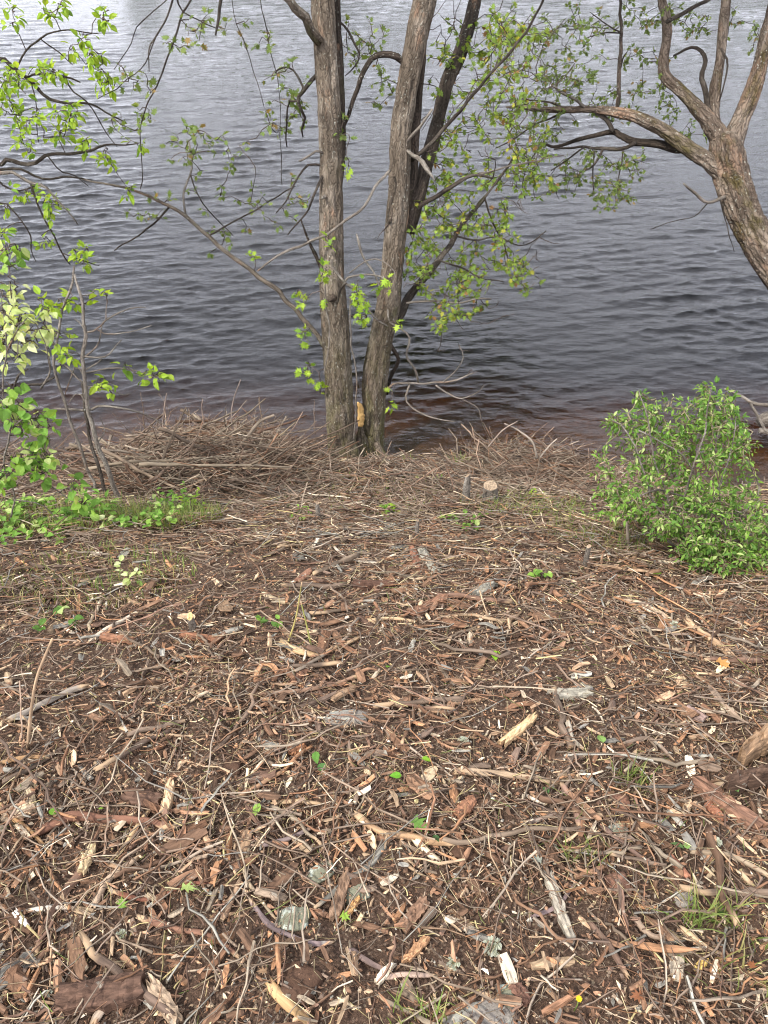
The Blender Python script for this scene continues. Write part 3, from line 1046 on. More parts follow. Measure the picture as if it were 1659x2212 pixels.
o = link('wood_scar', mk_mesh('wood_scar', np.array(SV) - maple.base, [SQ], mat=m), maple.root)
o['label'] = 'yellow patch of torn bare wood low on the right stem'
md = o.modifiers.new('thick', 'SOLIDIFY')
md.thickness = 0.012
md.offset = -1

right_zone = cloud([
    (960, 500, 4.75, 90, 110, .35, 60), (1060, 560, 4.8, 100, 90, .4, 45), (1000, 640, 4.5, 70, 60, .25, 34),
    (905, 570, 4.5, 30, 70, .15, 22), (1030, 430, 4.9, 120, 80, .4, 40), (1080, 320, 5.0, 120, 90, .4, 46), (960, 690, 4.4, 40, 25, .15, 10),
    (1010, 190, 5.2, 110, 110, .4, 45), (1110, 170, 4.9, 90, 110, .4, 40), (1020, 60, 5.4, 110, 60, .4, 26), (960, 330, 4.9, 50, 80, .2, 22),
    (1170, 380, 5.0, 60, 60, .3, 18), (1120, 60, 5.0, 90, 60, .4, 24), (1130, 580, 4.7, 60, 60, .3, 12)])
maple.grow(right_zone, 0.005, n_leaf=(1, 3), size=(0.021, 0.041), along=3)
maple.grow([p + R.normal(0, .14, 3) for p in right_zone[::2]], 0.006, n_leaf=(0, 0), sag=-.1)
mid_zone = cloud([(620, 200, 4.9, 60, 90, .25, 22), (600, 260, 5.0, 60, 50, .2, 12), (780, 90, 5.1, 70, 70, .3, 22), (820, 180, 5.1, 40, 60, .2, 10),
                  (420, 320, 4.8, 70, 60, .3, 22), (520, 330, 4.8, 60, 60, .3, 8), (330, 450, 4.7, 70, 40, .2, 10), (480, 520, 4.7, 60, 30, .2, 6),
                  (560, 460, 4.7, 60, 60, .2, 8), (740, 300, 4.6, 20, 60, .1, 5), (290, 210, 4.3, 60, 100, .2, 16), (420, 60, 4.4, 90, 50, .2, 12),
                  (560, 60, 4.5, 50, 60, .2, 6), (640, 430, 4.6, 40, 60, .2, 8), (450, 440, 4.7, 60, 50, .2, 5)])
maple.grow(mid_zone, 0.003, n_leaf=(1, 2), size=(0.022, 0.044), kind='dim', along=2)
spots = cloud([(655, 725, 4.2, 16, 16, .05, 7), (670, 800, 4.2, 18, 24, .05, 7), (690, 840, 4.15, 8, 26, .05, 4), (772, 640, 4.15, 14, 50, .05, 12),
               (778, 690, 4.12, 14, 22, .05, 9), (700, 600, 4.15, 14, 50, .06, 9), (650, 640, 4.2, 14, 30, .05, 5), (845, 860, 4.2, 6, 20, .04, 4),
               (545, 555, 4.5, 14, 12, .05, 4), (715, 530, 4.3, 10, 30, .05, 4), (835, 615, 4.15, 20, 18, .05, 5), (752, 345, 4.5, 6, 40, .05, 3), (860, 700, 4.2, 10, 8, .03, 3)])
maple.grow(spots, 0.0025, n_leaf=(1, 3), size=(0.03, 0.058), kind='bright', along=0)
# crown above and out over the water
cr_pts = np.vstack([blob((1.2, 6.6, 4.6), (1.6, 2.0, 1.0), 190), blob((-.6, 6.2, 5.2), (1.5, 1.8, 1.2), 150), blob((.3, 5.2, 6.4), (1.8, 1.6, 1.4), 170), blob((-1.4, 4.9, 4.6), (1.0, .8, .7), 60), blob((1.0, 8.0, 4.0), (1.3, 1.2, .6), 90)])
cr_pts = np.vstack([cr_pts, np.repeat(blob((0.8, 9.0, 3.3), (1.4, 1.5, .8), 170), 2, 0)])
cu, cvv, _d = project(cr_pts)
cr_pts = cr_pts[(cvv < -40)]
maple.grow(cr_pts[::2], 0.012, n_leaf=(4, 7), size=(0.10, 0.16), shape='ovate', along=2)
maple.finish(300)

# --- the leaning tree on the right
lean_base, _ = px(1990, 1010, 4.75)
lean_base[2] = height(lean_base[0], lean_base[1]) - 0.05
rt = Tree('leaning_tree', lean_base, 'mossy reddish tree leaning in over the water from beyond the right edge', 'tree')
lb = rt.limb
lb([(1990, 1010, 84, 4.75), (1900, 890, 78, 4.88), (1790, 745, 72, 5.08), (1694, 605, 67, 5.28), (1652, 545, 65, 5.36), (1618, 485, 64, 5.44), (1594, 425, 66, 5.52), (1579, 380, 70, 5.6), (1568, 330, 68, 5.66), (1560, 296, 52, 5.7)], 0, 0, 'bark_red', 'trunk', 110, 0.034)
lb([(1590, 410, 30), (1561, 376, 35), (1528, 348, 32), (1492, 324, 29), (1463, 303, 28), (1437, 284, 26), (1404, 266, 25), (1371, 252, 23), (1339, 244, 20), (1309, 240, 17), (1273, 235, 14), (1229, 237, 12), (1171, 237, 10), (1120, 230, 7), (1094, 233, 4)], 5.55, 6.2, 'bark_red', 'limb', 56, 0.016, label='long mossy limb arching left over the water')
lb([(1475, 318, 16), (1463, 321, 20), (1419, 310, 17), (1371, 306, 15), (1339, 292, 13), (1324, 284, 12), (1288, 292, 9), (1251, 301, 8), (1200, 317, 6), (1175, 310, 4)], 5.75, 6.2, 'bark_dark', 'limb', 32, 0.004)
lb([(1374, 308, 8), (1346, 321, 8), (1302, 321, 7), (1258, 317, 5), (1196, 323, 3)], 5.85, 6.1, 'branch')
lb([(1324, 284, 10), (1309, 259, 10), (1288, 246, 9)], 5.95, 6.0, 'branch')
lb([(1333, 243, 9), (1337, 182, 9), (1340, 128, 8), (1342, 66, 7), (1339, 0, 6), (1336, -80, 5)], 5.95, 6.3, 'bark_dark', depth=.002)
lb([(1342, 70, 4), (1320, 60, 3.5), (1295, 40, 3), (1275, 25, 2)], 6.1, 6.1, 'branch')
lb([(1342, 72, 3), (1310, 70, 3), (1265, 84, 2)], 6.1, 6.2, 'branch')
lb([(1340, 150, 4), (1347, 125, 3.5), (1355, 112, 2.5)], 6.1, 6.1, 'branch')
lb([(1272, 236, 7), (1262, 230, 7), (1237, 211, 6), (1211, 200, 6), (1196, 188, 4)], 6.05, 5.95, 'branch_pale')
lb([(1302, 323, 6), (1288, 350, 5), (1266, 368, 3)], 5.95, 5.9, 'branch')
lb([(1262, 317, 4), (1218, 350, 3.5), (1190, 368, 2.5)], 6.0, 5.9, 'branch')
lb([(1346, 325, 3.5), (1340, 370, 3), (1325, 420, 2)], 5.9, 5.85, 'branch')
lb([(1283, 325, 3.5), (1281, 370, 3), (1284, 410, 2)], 5.95, 5.9, 'branch')
lb([(1229, 237, 5), (1180, 220, 4), (1130, 215, 3), (1090, 220, 2)], 6.1, 6.2, 'branch')
lb([(1229, 240, 5), (1170, 262, 4), (1110, 300, 3), (1070, 320, 2)], 6.1, 6.2, 'branch')
lb([(1175, 310, 4), (1150, 340, 3), (1130, 390, 2.5), (1135, 430, 2)], 6.15, 6.1, 'branch')
lb([(1566, 330, 44), (1555, 300, 42), (1525, 255, 32), (1492, 219, 26), (1463, 190, 24), (1437, 164, 23), (1433, 128, 21), (1441, 73, 19), (1437, 29, 19), (1430, -7, 19), (1420, -120, 17), (1425, -300, 13)], 5.66, 6.4, 'bark_red', 'limb', 56, 0.014, label='crooked limb bending up above the fork')
lb([(1441, 47, 9), (1455, 40, 9), (1492, 18, 8), (1528, 0, 7), (1570, -30, 5)], 6.05, 6.2, 'branch')
lb([(1552, 290, 26), (1541, 248, 25), (1546, 182, 22), (1554, 128, 21), (1561, 73, 20), (1568, 0, 20), (1580, -120, 18), (1590, -300, 13)], 5.72, 6.4, 'bark_red', 'limb', 56, 0.012, label='straight middle limb of the leaning tree')
lb([(1535, 246, 12), (1528, 226, 12), (1521, 182, 11), (1517, 153, 10), (1525, 131, 9), (1517, 113, 8), (1492, 100, 6), (1455, 120, 4)], 5.8, 6.1, 'branch')
lb([(1558, 105, 5), (1561, 113, 5), (1572, 131, 5), (1568, 164, 4), (1554, 219, 3)], 5.9, 5.8, 'branch')
lb([(1566, 345, 48), (1582, 308, 44), (1601, 255, 38), (1623, 204, 35), (1641, 146, 30), (1652, 91, 27), (1665, 36, 25), (1690, -80, 22), (1720, -300, 15)], 5.66, 6.0, 'bark_red', 'limb', 64, 0.018, label='thick limb leaving the fork towards the top corner')
lb([(1572, 424, 8), (1561, 427, 7.5), (1528, 438, 6.5), (1503, 419, 6), (1477, 396, 4)], 5.5, 5.4, 'branch_pale')
lb([(1528, 439, 3), (1500, 468, 2), (1455, 478, 1.8), (1404, 496, 1.5)], 5.45, 5.4, 'branch')
lb([(1556, 432, 3), (1568, 478, 2.4), (1576, 510, 2), (1585, 545, 1.6)], 5.45, 5.4, 'branch')
rt.grow(cloud([(1180, 150, 6.2, 110, 110, .5, 60), (1250, 190, 6.2, 80, 80, .4, 44), (1150, 280, 6.2, 90, 60, .4, 40), (1250, 70, 6.4, 110, 60, .5, 32),
               (1270, 360, 6.0, 70, 40, .3, 34), (1325, 425, 5.9, 50, 36, .2, 32), (1360, 360, 5.9, 50, 40, .2, 18), (1220, 390, 6.0, 40, 40, .2, 14), (1400, 150, 6.3, 60, 70, .4, 28),
               (1480, 40, 6.4, 80, 40, .4, 24), (1380, 40, 6.4, 60, 50, .4, 16), (1340, 230, 6.3, 60, 50, .3, 20), (1500, 280, 6.2, 60, 40, .3, 10), (1620, 60, 6.3, 50, 60, .3, 12), (1440, 220, 6.3, 40, 50, .3, 10)]),
        0.005, n_leaf=(1, 3), size=(0.020, 0.037), kind='dim', along=3)
cr_pts = np.vstack([blob((2.6, 7.0, 4.8), (1.8, 1.8, 1.3), 190), blob((3.4, 6.4, 6.2), (1.5, 1.5, 1.2), 110)])
cu, cvv, _d = project(cr_pts)
rt.grow(cr_pts[cvv < -40][::2], 0.012, n_leaf=(4, 7), size=(0.09, 0.15), shape='ovate', kind='dim', along=2)
rt.finish(300)

# --- the tree beyond the left edge whose boughs reach in
lt_base = np.array([-3.5, 4.2, 0.0])
lt_base[2] = height(lt_base[0], lt_base[1]) - 0.05
lt = Tree('overhanging_tree', lt_base, 'bright green leafy boughs reaching in from a tree beyond the left edge', 'tree')
lt.limb3([[-3.5, 4.2, lt_base[2], .12], [-3.45, 4.25, 1.0, .10], [-3.3, 4.35, 2.0, .085], [-3.2, 4.5, 3.2, .07], [-3.2, 4.7, 5.0, .04], [-3.1, 5.0, 6.5, .015]], 'bark_main', 'trunk', 48)
lb = lt.limb


def from_left(pts, y0, y1, mat='branch', **k):
    lb([(pts[0][0] - 260, pts[0][1] - 10 + 30, pts[0][2] * 1.5), (pts[0][0] - 110, pts[0][1], pts[0][2] * 1.2)] + pts, y0, y1, mat, join=True, **k)


from_left([(0, 128, 9), (29, 146, 9), (58, 168, 8), (84, 193, 7), (106, 215, 6.5), (146, 222, 5), (197, 226, 4.5), (233, 244, 4), (273, 266, 2.5)], 4.4, 4.4)
lb([(58, 168, 5), (75, 160, 5), (106, 160, 5), (142, 164, 4.5), (175, 179, 3)], 4.4, 4.4)
lb([(142, 164, 4), (153, 193, 3.5), (182, 215, 3.5), (200, 233, 3), (219, 270, 2.5), (252, 317, 2)], 4.4, 4.4)
lb([(35, 150, 4), (58, 106, 4), (87, 84, 4), (120, 69, 3.5), (157, 66, 3), (215, 73, 2)], 4.4, 4.3)
lb([(87, 84, 3), (120, 109, 3), (157, 140, 2)], 4.35, 4.35)
lb([(66, 175, 3), (77, 219, 2.5), (80, 270, 2), (84, 310, 1.6)], 4.4, 4.35)
from_left([(0, 354, 9), (15, 346, 9), (62, 354, 8), (102, 335, 7.5), (146, 334, 6.5), (197, 324, 6), (226, 312, 4.5), (273, 314, 3), (303, 310, 2)], 4.25, 4.3)
from_left([(0, 375, 8), (22, 372, 7), (66, 397, 6.5), (95, 401, 5), (120, 430, 4.5), (146, 456, 3.5), (168, 485, 2.5)], 4.2, 4.2, 'branch_pale')
from_left([(0, 365, 5), (44, 365, 5), (91, 386, 4.5), (146, 383, 4), (182, 386, 3)], 4.3, 4.4)
lb([(66, 397, 5), (80, 438, 4.5), (98, 474, 4.5), (120, 518, 4), (135, 547, 4), (153, 571, 3)], 4.2, 4.15)
from_left([(0, 438, 4), (22, 448, 3.5), (51, 485, 3), (66, 510, 3), (66, 540, 2.5), (77, 565, 2)], 4.1, 4.1)
lb([(102, 335, 3.5), (130, 370, 3), (160, 378, 2.5), (190, 400, 2)], 4.25, 4.3)
lb([(135, 547, 3), (170, 560, 2.4), (215, 575, 1.8)], 4.15, 4.15)
lb([(0, 395, 4), (40, 412, 3.5), (90, 395, 3)], 4.2, 4.25, join=True)
lt.grow(cloud([(45, 165, 4.35, 60, 40, .15, 20), (110, 155, 4.3, 40, 24, .12, 12), (20, 220, 4.3, 40, 60, .15, 20), (205, 135, 4.3, 26, 24, .1, 12), (225, 40, 4.25, 24, 22, .1, 9),
               (105, 25, 4.3, 24, 18, .1, 7), (175, 80, 4.3, 14, 10, .06, 4), (150, 250, 4.3, 40, 30, .15, 16), (60, 250, 4.3, 50, 30, .15, 10), (225, 180, 4.3, 26, 18, .1, 8), (55, 300, 4.25, 40, 30, .15, 9),
               (180, 305, 4.3, 24, 16, .1, 6), (225, 342, 4.3, 26, 14, .1, 7), (140, 285, 4.3, 30, 14, .1, 8), (302, 310, 4.3, 8, 6, .03, 3), (60, 420, 4.2, 50, 24, .1, 10), (112, 445, 4.2, 30, 24, .1, 9), (285, 410, 4.4, 22, 16, .06, 5),
               (180, 535, 4.15, 28, 16, .08, 7), (178, 565, 4.15, 16, 14, .06, 5), (10, 480, 4.1, 20, 40, .1, 6), (20, 30, 4.3, 30, 30, .1, 5), (140, 10, 4.3, 20, 14, .1, 4), (160, 110, 4.3, 18, 10, .1, 3), (95, 520, 4.2, 20, 14, .08, 3)]),
        0.004, n_leaf=(1, 3), size=(0.024, 0.052), shape='ovate', kind='bright', along=1)
cr_pts = blob((-3.3, 5.2, 5.2), (1.5, 1.5, 1.4), 170)
cu, cvv, _d = project(cr_pts)
lt.grow(cr_pts[(cvv < -40)][::2], 0.012, n_leaf=(4, 7), size=(0.10, 0.16), shape='ovate', kind='bright', along=2)
lt.finish(300)

# --- the half dead sapling on the left
q, _ = hit(250, 1090)
sp = Tree('dead_sapling', q, 'half dead grey sapling with bare crooked stems beside the brush heap', 'sapling')
ys = q[1]
lb = sp.limb
lb([(262, 1095, 11), (259, 1087, 11), (233, 1021, 10), (211, 956, 10), (193, 890, 9), (182, 828, 8.5), (180, 774, 8), (186, 723, 8), (179, 690, 7), (177, 639, 6.5), (164, 613, 5), (160, 591, 4)], ys, ys + .3, 'branch_pale', 'stem')
lb([(206, 1055, 8), (204, 1043, 7), (190, 1018, 7), (171, 956, 7), (149, 898, 6.5), (128, 828, 6), (118, 774, 6), (126, 715, 5.5), (135, 664, 5), (157, 617, 5), (161, 573, 4)], ys + .12, ys + .35, 'branch_pale', 'stem')
lb([(228, 1075, 8), (226, 1065, 8), (215, 1021, 7.5), (197, 956, 7), (182, 883, 6), (178, 830, 5)], ys + .06, ys + .3, 'branch', 'stem')
for pts in ([(117, 883, 5), (193, 885, 5.5), (222, 878, 5), (288, 887, 4), (328, 901, 3), (365, 925, 2)], [(183, 719, 4), (211, 712, 4), (230, 690, 3.5), (281, 668, 3), (317, 664, 2)], [(211, 712, 3), (230, 722, 3), (274, 719, 2.5), (328, 701, 1.8)],
            [(180, 774, 4), (211, 744, 3.5), (222, 700, 2.5)], [(180, 770, 4), (225, 770, 3.5), (262, 735, 2)], [(88, 840, 4.5), (109, 799, 4), (98, 744, 3.5), (102, 693, 2.5)], [(182, 830, 4), (150, 800, 4), (118, 774, 3.5)],
            [(182, 806, 3.5), (233, 797, 3), (270, 797, 3), (310, 806, 2.5), (345, 820, 1.8)], [(184, 835, 3.5), (233, 839, 3), (262, 853, 2.6), (280, 850, 2)], [(182, 815, 4), (165, 790, 3.5), (150, 830, 3), (140, 860, 2)],
            [(186, 723, 3), (175, 700, 2.5), (160, 690, 2)], [(177, 639, 3), (196, 636, 3), (210, 622, 2)], [(229, 690, 2.5), (228, 668, 2), (232, 650, 1.6)], [(182, 800, 3), (215, 780, 3), (218, 770, 2)],
            [(126, 715, 3), (110, 735, 2.5), (100, 760, 2)], [(193, 885, 3), (170, 850, 3), (150, 870, 2)], [(211, 956, 3), (225, 930, 2.4), (216, 900, 1.8)]):
    lb(pts, ys + .25, ys + .3, 'branch_pale')
lb([(-40, 852, 8), (0, 847, 8), (29, 841, 7), (66, 830, 6), (91, 828, 5), (118, 815, 4)], ys + .2, ys + .3, 'branch')
lb([(29, 841, 5), (40, 810, 4.5), (62, 795, 3.5)], ys + .2, ys + .2, 'branch')
sp.grow(cloud([(335, 815, ys + .28, 34, 18, .06, 11), (222, 832, ys + .25, 28, 22, .06, 8), (105, 650, ys + .3, 36, 20, .1, 10), (210, 638, ys + .3, 26, 14, .08, 5), (130, 750, ys + .28, 40, 40, .1, 14), (275, 790, ys + .28, 10, 8, .04, 2), (160, 650, ys + .3, 20, 20, .08, 4)]),
        0.0025, n_leaf=(2, 3), size=(0.03, 0.06), shape='ovate', kind='bright')
sp.finish(120)

# --- climbing vine with pale leaves at the left edge
q, _ = hit(20, 1150)
vi = Tree('leafy_vine', q, 'tangled vine with pale yellow-green leaves at the left edge', 'vine')
yv = q[1]
lb = vi.limb
for pts in ([(15, 1150, 4), (30, 1080, 4), (10, 1000, 4), (25, 920, 4), (5, 850, 4), (15, 760, 3.5), (8, 690, 3), (5, 630, 2.5)], [(10, 1000, 3), (60, 1015, 3), (110, 1050, 3), (150, 1080, 2.5), (190, 1100, 2)],
            [(20, 930, 3), (60, 900, 3), (100, 930, 2.5), (115, 980, 2)], [(15, 760, 3), (45, 700, 3), (70, 690, 2.5), (95, 740, 2), (110, 800, 2)], [(5, 640, 3), (-10, 580, 3), (10, 540, 2.5), (20, 555, 2)],
            [(30, 1080, 3), (90, 1090, 2.5), (130, 1130, 2), (170, 1190, 2), (205, 1170, 2)], [(20, 1120, 3), (60, 1180, 2.5), (40, 1230, 2)], [(15, 760, 3), (35, 780, 3), (40, 740, 2.5), (50, 720, 2)]):
    lb(pts, yv, yv + .05, 'branch_pale', 'stem')
vi.grow(cloud([(20, 690, yv + .1, 36, 60, .1, 34), (70, 740, yv + .1, 30, 40, .08, 12), (20, 620, yv + .1, 26, 26, .08, 10), (20, 770, yv + .1, 26, 26, .1, 8), (90, 700, yv + .1, 30, 40, .08, 8)]), 0.002, n_leaf=(1, 3), size=(0.03, 0.055), shape='ovate', kind='pale')
vi.grow(cloud([(25, 880, yv + .05, 40, 50, .12, 30), (80, 920, yv + .05, 44, 40, .1, 26), (60, 990, yv, 60, 36, .12, 34), (100, 1010, yv, 34, 24, .08, 14), (150, 1055, yv, 34, 24, .05, 12), (180, 1090, yv, 16, 12, .04, 5), (10, 1040, yv, 24, 30, .1, 12), (20, 550, yv + .1, 30, 40, .08, 16)]),
        0.002, n_leaf=(1, 3), size=(0.028, 0.052), shape='round', kind='bush')
vi.grow(cloud([(215, 1130, yv + .05, 16, 40, .03, 6), (200, 1180, yv, 24, 30, .05, 7), (265, 1265, yv - .3, 14, 14, .04, 4), (30, 1190, yv - .1, 40, 40, .05, 14), (50, 1260, yv - .25, 50, 30, .06, 10), (110, 1320, yv - .4, 40, 24, .05, 6), (150, 1215, yv - .15, 50, 30, .06, 10)]), 0.0015, n_leaf=(1, 3), size=(0.03, 0.06), shape='round', kind='pale')
vi.finish(300)

# --- the bush on the right
q, _ = hit(1500, 1190)
bu = Tree('green_bush', q, 'dense green bush with small rounded leaves on the bank', 'bush')
yb = q[1]
lb = bu.limb
for pts in ([(1350, 1090, 4), (1420, 1060, 4), (1500, 1085, 3.5), (1590, 1140, 3), (1659, 1160, 2)], [(1430, 1120, 4), (1500, 1105, 4), (1600, 1110, 3), (1680, 1128, 2)], [(1380, 930, 3), (1440, 960, 3.5), (1490, 1000, 3.5), (1530, 1090, 3)], [(1570, 1190, 4), (1560, 1100, 4), (1545, 1000, 3), (1550, 930, 2)], [(1620, 1200, 4), (1600, 1120, 3), (1640, 1080, 2)], [(1480, 1180, 6), (1470, 1100, 5), (1500, 1010, 5), (1520, 940, 4), (1530, 860, 3), (1535, 835, 2)], [(1490, 1185, 6), (1420, 1100, 5), (1390, 1020, 4), (1370, 960, 3.5), (1345, 920, 3), (1320, 905, 2)],
            [(1500, 1190, 6), (1540, 1080, 5), (1570, 1000, 4), (1585, 940, 3), (1590, 900, 2)], [(1510, 1190, 5), (1580, 1130, 4), (1640, 1060, 3.5), (1600, 970, 2)], [(1470, 1190, 5), (1380, 1120, 4), (1330, 1080, 3), (1300, 1060, 2)],
            [(1480, 1180, 4), (1420, 1010, 4), (1400, 900, 3), (1385, 860, 2.5), (1380, 845, 2)], [(1520, 1200, 5), (1600, 1190, 4), (1680, 1150, 3)], [(1430, 1090, 3), (1520, 1110, 3), (1600, 1150, 3), (1659, 1160, 2)],
            [(1530, 1210, 5), (1590, 1230, 4), (1650, 1240, 3)]):
    lb(pts, yb - .04, yb + .08, 'branch_pale', 'stem')
bu.grow(cloud([(1525, 850, yb + .25, 16, 34, .06, 16), (1575, 890, yb + .22, 22, 50, .08, 24), (1480, 900, yb + .2, 30, 50, .1, 20), (1420, 890, yb + .2, 24, 40, .1, 14), (1300, 1000, yb + .1, 26, 50, .1, 10), (1530, 880, yb + .25, 30, 50, .12, 50), (1560, 940, yb + .2, 60, 60, .18, 90), (1460, 960, yb + .2, 60, 44, .18, 60), (1370, 930, yb + .2, 50, 40, .15, 44), (1320, 910, yb + .2, 22, 18, .1, 12), (1385, 865, yb + .2, 18, 22, .08, 14)]),
        0.0028, n_leaf=(1, 3), size=(0.015, 0.030), shape='narrow', kind='shrub', along=2, tipcol=(0.17, 0.14, 0.085))
bu.grow(cloud([(1370, 1095, yb - .05, 60, 26, .1, 40), (1440, 1135, yb - .12, 50, 30, .1, 40), (1500, 1185, yb - .18, 50, 34, .1, 44), (1570, 1215, yb - .2, 80, 40, .12, 70), (1650, 1225, yb - .2, 50, 40, .12, 44), (1640, 1190, yb - .1, 60, 60, .15, 60), (1400, 1000, yb + .15, 110, 80, .2, 40), (1560, 960, yb + .15, 90, 110, .2, 50), (1450, 900, yb + .2, 90, 50, .1, 14), (1430, 1040, yb + .1, 90, 70, .22, 110), (1550, 1050, yb + .1, 90, 80, .25, 110), (1340, 1070, yb + .05, 44, 30, .15, 44), (1600, 1130, yb, 80, 70, .25, 120), (1500, 1120, yb, 70, 60, .2, 90), (1620, 1210, yb - .1, 60, 40, .2, 80), (1540, 1180, yb - .1, 50, 50, .15, 60), (1610, 980, yb + .1, 24, 30, .1, 14)]),
        0.0028, n_leaf=(1, 3), size=(0.015, 0.030), shape='narrow', kind='shrub', along=2, tipcol=(0.17, 0.14, 0.085))
bu.finish(300)

# ------------------------------------------------------------------ wood litter
PAL = {
    'bark': [(0.15, 0.085, 0.052), (0.19, 0.102, 0.060), (0.115, 0.068, 0.043), (0.22, 0.128, 0.078)],
    'wood': [(0.32, 0.21, 0.13), (0.26, 0.15, 0.09), (0.38, 0.27, 0.17), (0.32, 0.17, 0.09)],
    'pale': [(0.50, 0.40, 0.28), (0.58, 0.49, 0.37), (0.44, 0.34, 0.22)],
    'twig': [(0.16, 0.115, 0.084), (0.205, 0.152, 0.108), (0.125, 0.086, 0.064), (0.25, 0.20, 0.145), (0.175, 0.105, 0.073)],
    'dry': [(0.21, 0.158, 0.118), (0.25, 0.20, 0.152), (0.165, 0.122, 0.09), (0.215, 0.15, 0.108)],
    'grey': [(0.24, 0.225, 0.19), (0.19, 0.175, 0.15)],
    'straw': [(0.38, 0.31, 0.15), (0.46, 0.38, 0.22)],
    'green': [(0.10, 0.14, 0.03), (0.14, 0.18, 0.05)],
}


def pick(weights):
    ks = list(weights)
    p = np.array([weights[k] for k in ks], float)
    k = ks[R.choice(len(ks), p=p / p.sum())]
    c = np.array(PAL[k][R.integers(len(PAL[k]))])
    return c * R.uniform(0.72, 1.12), k


def pick_n(weights, n):
    ks = list(weights)
    p = np.cumsum([weights[k] for k in ks], dtype=float)
    w = np.minimum(np.searchsorted(p / p[-1], R.random(n)), len(ks) - 1)
    out = np.zeros((n, 3))
    for i, k in enumerate(ks):
        m = np.where(w == i)[0]
        out[m] = np.array(PAL[k])[R.integers(0, len(PAL[k]), len(m))]
    return out * R.uniform(0.75, 1.6, (n, 1))


def crumb_template(seed):
    """a low shard: ragged five-cornered outline with an off-centre crest"""
    r = np.random.default_rng(seed)
    a = np.sort(r.uniform(0, 6.283, 5) * .35 + np.arange(5) * 1.2566 * .8)
    V = np.stack([np.cos(a) * .5 * r.uniform(.6, 1.1, 5), np.sin(a) * .2 * r.uniform(.5, 1.2, 5), r.uniform(-.16, 0, 5)], -1)
    V = np.vstack([V, [[r.normal(0, .12), r.normal(0, .04), r.uniform(.06, .16)]]])
    i = np.arange(5)
    return V, np.zeros((0, 4), int), np.stack([i, (i + 1) % 5, np.full(5, 5)], -1)


def chip_template(seed, nseg, ragged, thick, curl, w):
    """an irregular flat piece of bark or wood along x, unit length"""
    r = np.random.default_rng(seed)
    xs = np.linspace(-0.5, 0.5, nseg)
    up, lo = [], []
    for i, x in enumerate(xs):
        env = w * (0.55 + 0.45 * math.sin(math.pi * (i + 0.6) / (nseg + 0.2)))
        up.append((x + r.normal(0, ragged * .5), env * r.uniform(0.75, 1.2)))
        lo.append((x + r.normal(0, ragged * .5), -env * r.uniform(0.75, 1.2)))
    V = []
    for (a, b_) in up:
        V.append((a, b_, -curl * b_ * b_ / w))
    for (a, b_) in lo:
        V.append((a, b_, -curl * b_ * b_ / w))
    for i, x in enumerate(xs):
        V.append((x + r.normal(0, ragged), r.normal(0, 0.15) * w, thick * r.uniform(.1, .5)))
    V = np.array(V)
    n = nseg
    bow = r.normal(0, 0.12)
    V[:, 2] += bow * (V[:, 0] ** 2 * 2 - 0.25)
    Vb = V[:2 * n] - np.array([0, 0, thick])
    V = np.vstack([V, Vb])
    Q = []
    for i in range(n - 1):
        Q.append((i, 2 * n + i, 2 * n + i + 1, i + 1))
        Q.append((2 * n + i, n + i, n + i + 1, 2 * n + i + 1))
        Q.append((i, i + 1, 3 * n + i + 1, 3 * n + i))
        Q.append((n + i + 1, n + i, 4 * n + i, 4 * n + i + 1))
    e = n - 1
    Q.append((0, 3 * n, 2 * n, 2 * n))
    T = [(0, 3 * n, 2 * n), (2 * n, 3 * n, 4 * n), (2 * n, 4 * n, n),
         (e, 2 * n + e, 3 * n + e), (2 * n + e, 4 * n + e, 3 * n + e), (2 * n + e, n + e, 4 * n + e)]
    Q = [q for q in Q if len(set(q)) == 4]
    return V, np.array(Q), np.array(T)


def twig_template(seed, sides, segs, bend, knot=0.25):
    r = np.random.default_rng(seed)
    P = np.zeros((segs + 1, 3))
    P[:, 0] = np.linspace(-0.5, 0.5, segs + 1)
    P[:, 1] = np.cumsum(r.normal(0, bend, segs + 1))
    P[:, 1] += bend * 3 * r.normal() * (P[:, 0] ** 2)
    P[:, 2] = np.cumsum(r.normal(0, bend * .35, segs + 1))
    P -= P.mean(0)
    return P, 1 + knot * r.uniform(-1, 1, segs + 1), np.linspace(1, r.uniform(.45, 1), segs + 1)


def ground_frames(x, y, yaw, tilt):
    n = ground_normal(x, y)
    n = n + np.stack([R.normal(0, 1, len(x)) * tilt, R.normal(0, 1, len(x)) * tilt, np.zeros(len(x))], -1)
    n /= np.linalg.norm(n, axis=1, keepdims=True)
    d = np.stack([np.cos(yaw), np.sin(yaw), np.zeros(len(x))], -1)
    d -= n * (d * n).sum(1, keepdims=True)
    d /= np.linalg.norm(d, axis=1, keepdims=True)
    return d, np.cross(n, d), n


def sample_bank(n, y0, y1, power=1.0):
    """points on the bank, denser towards the near side as power grows"""
    ks = []
    tot = 0
    while tot < n:
        y = y0 + (y1 - y0) * R.random(n * 2) ** power
        x = R.uniform(-1, 1, n * 2) * 3.9
        keep = np.abs(x) < 0.62 * np.hypot(y, 1.6) + 0.75
        keep &= R.random(n * 2) < np.clip(.85 + .4 * vn(x * 2.1, y * 2.1, seed=33) + .3 * vn(x * 6, y * 6, seed=34), .45, 1)
        keep &= height(x, y, False) > 0.01
        ks.append(np.stack([x[keep], y[keep]], 1))
        tot += keep.sum()
    return np.vstack(ks)[:n]


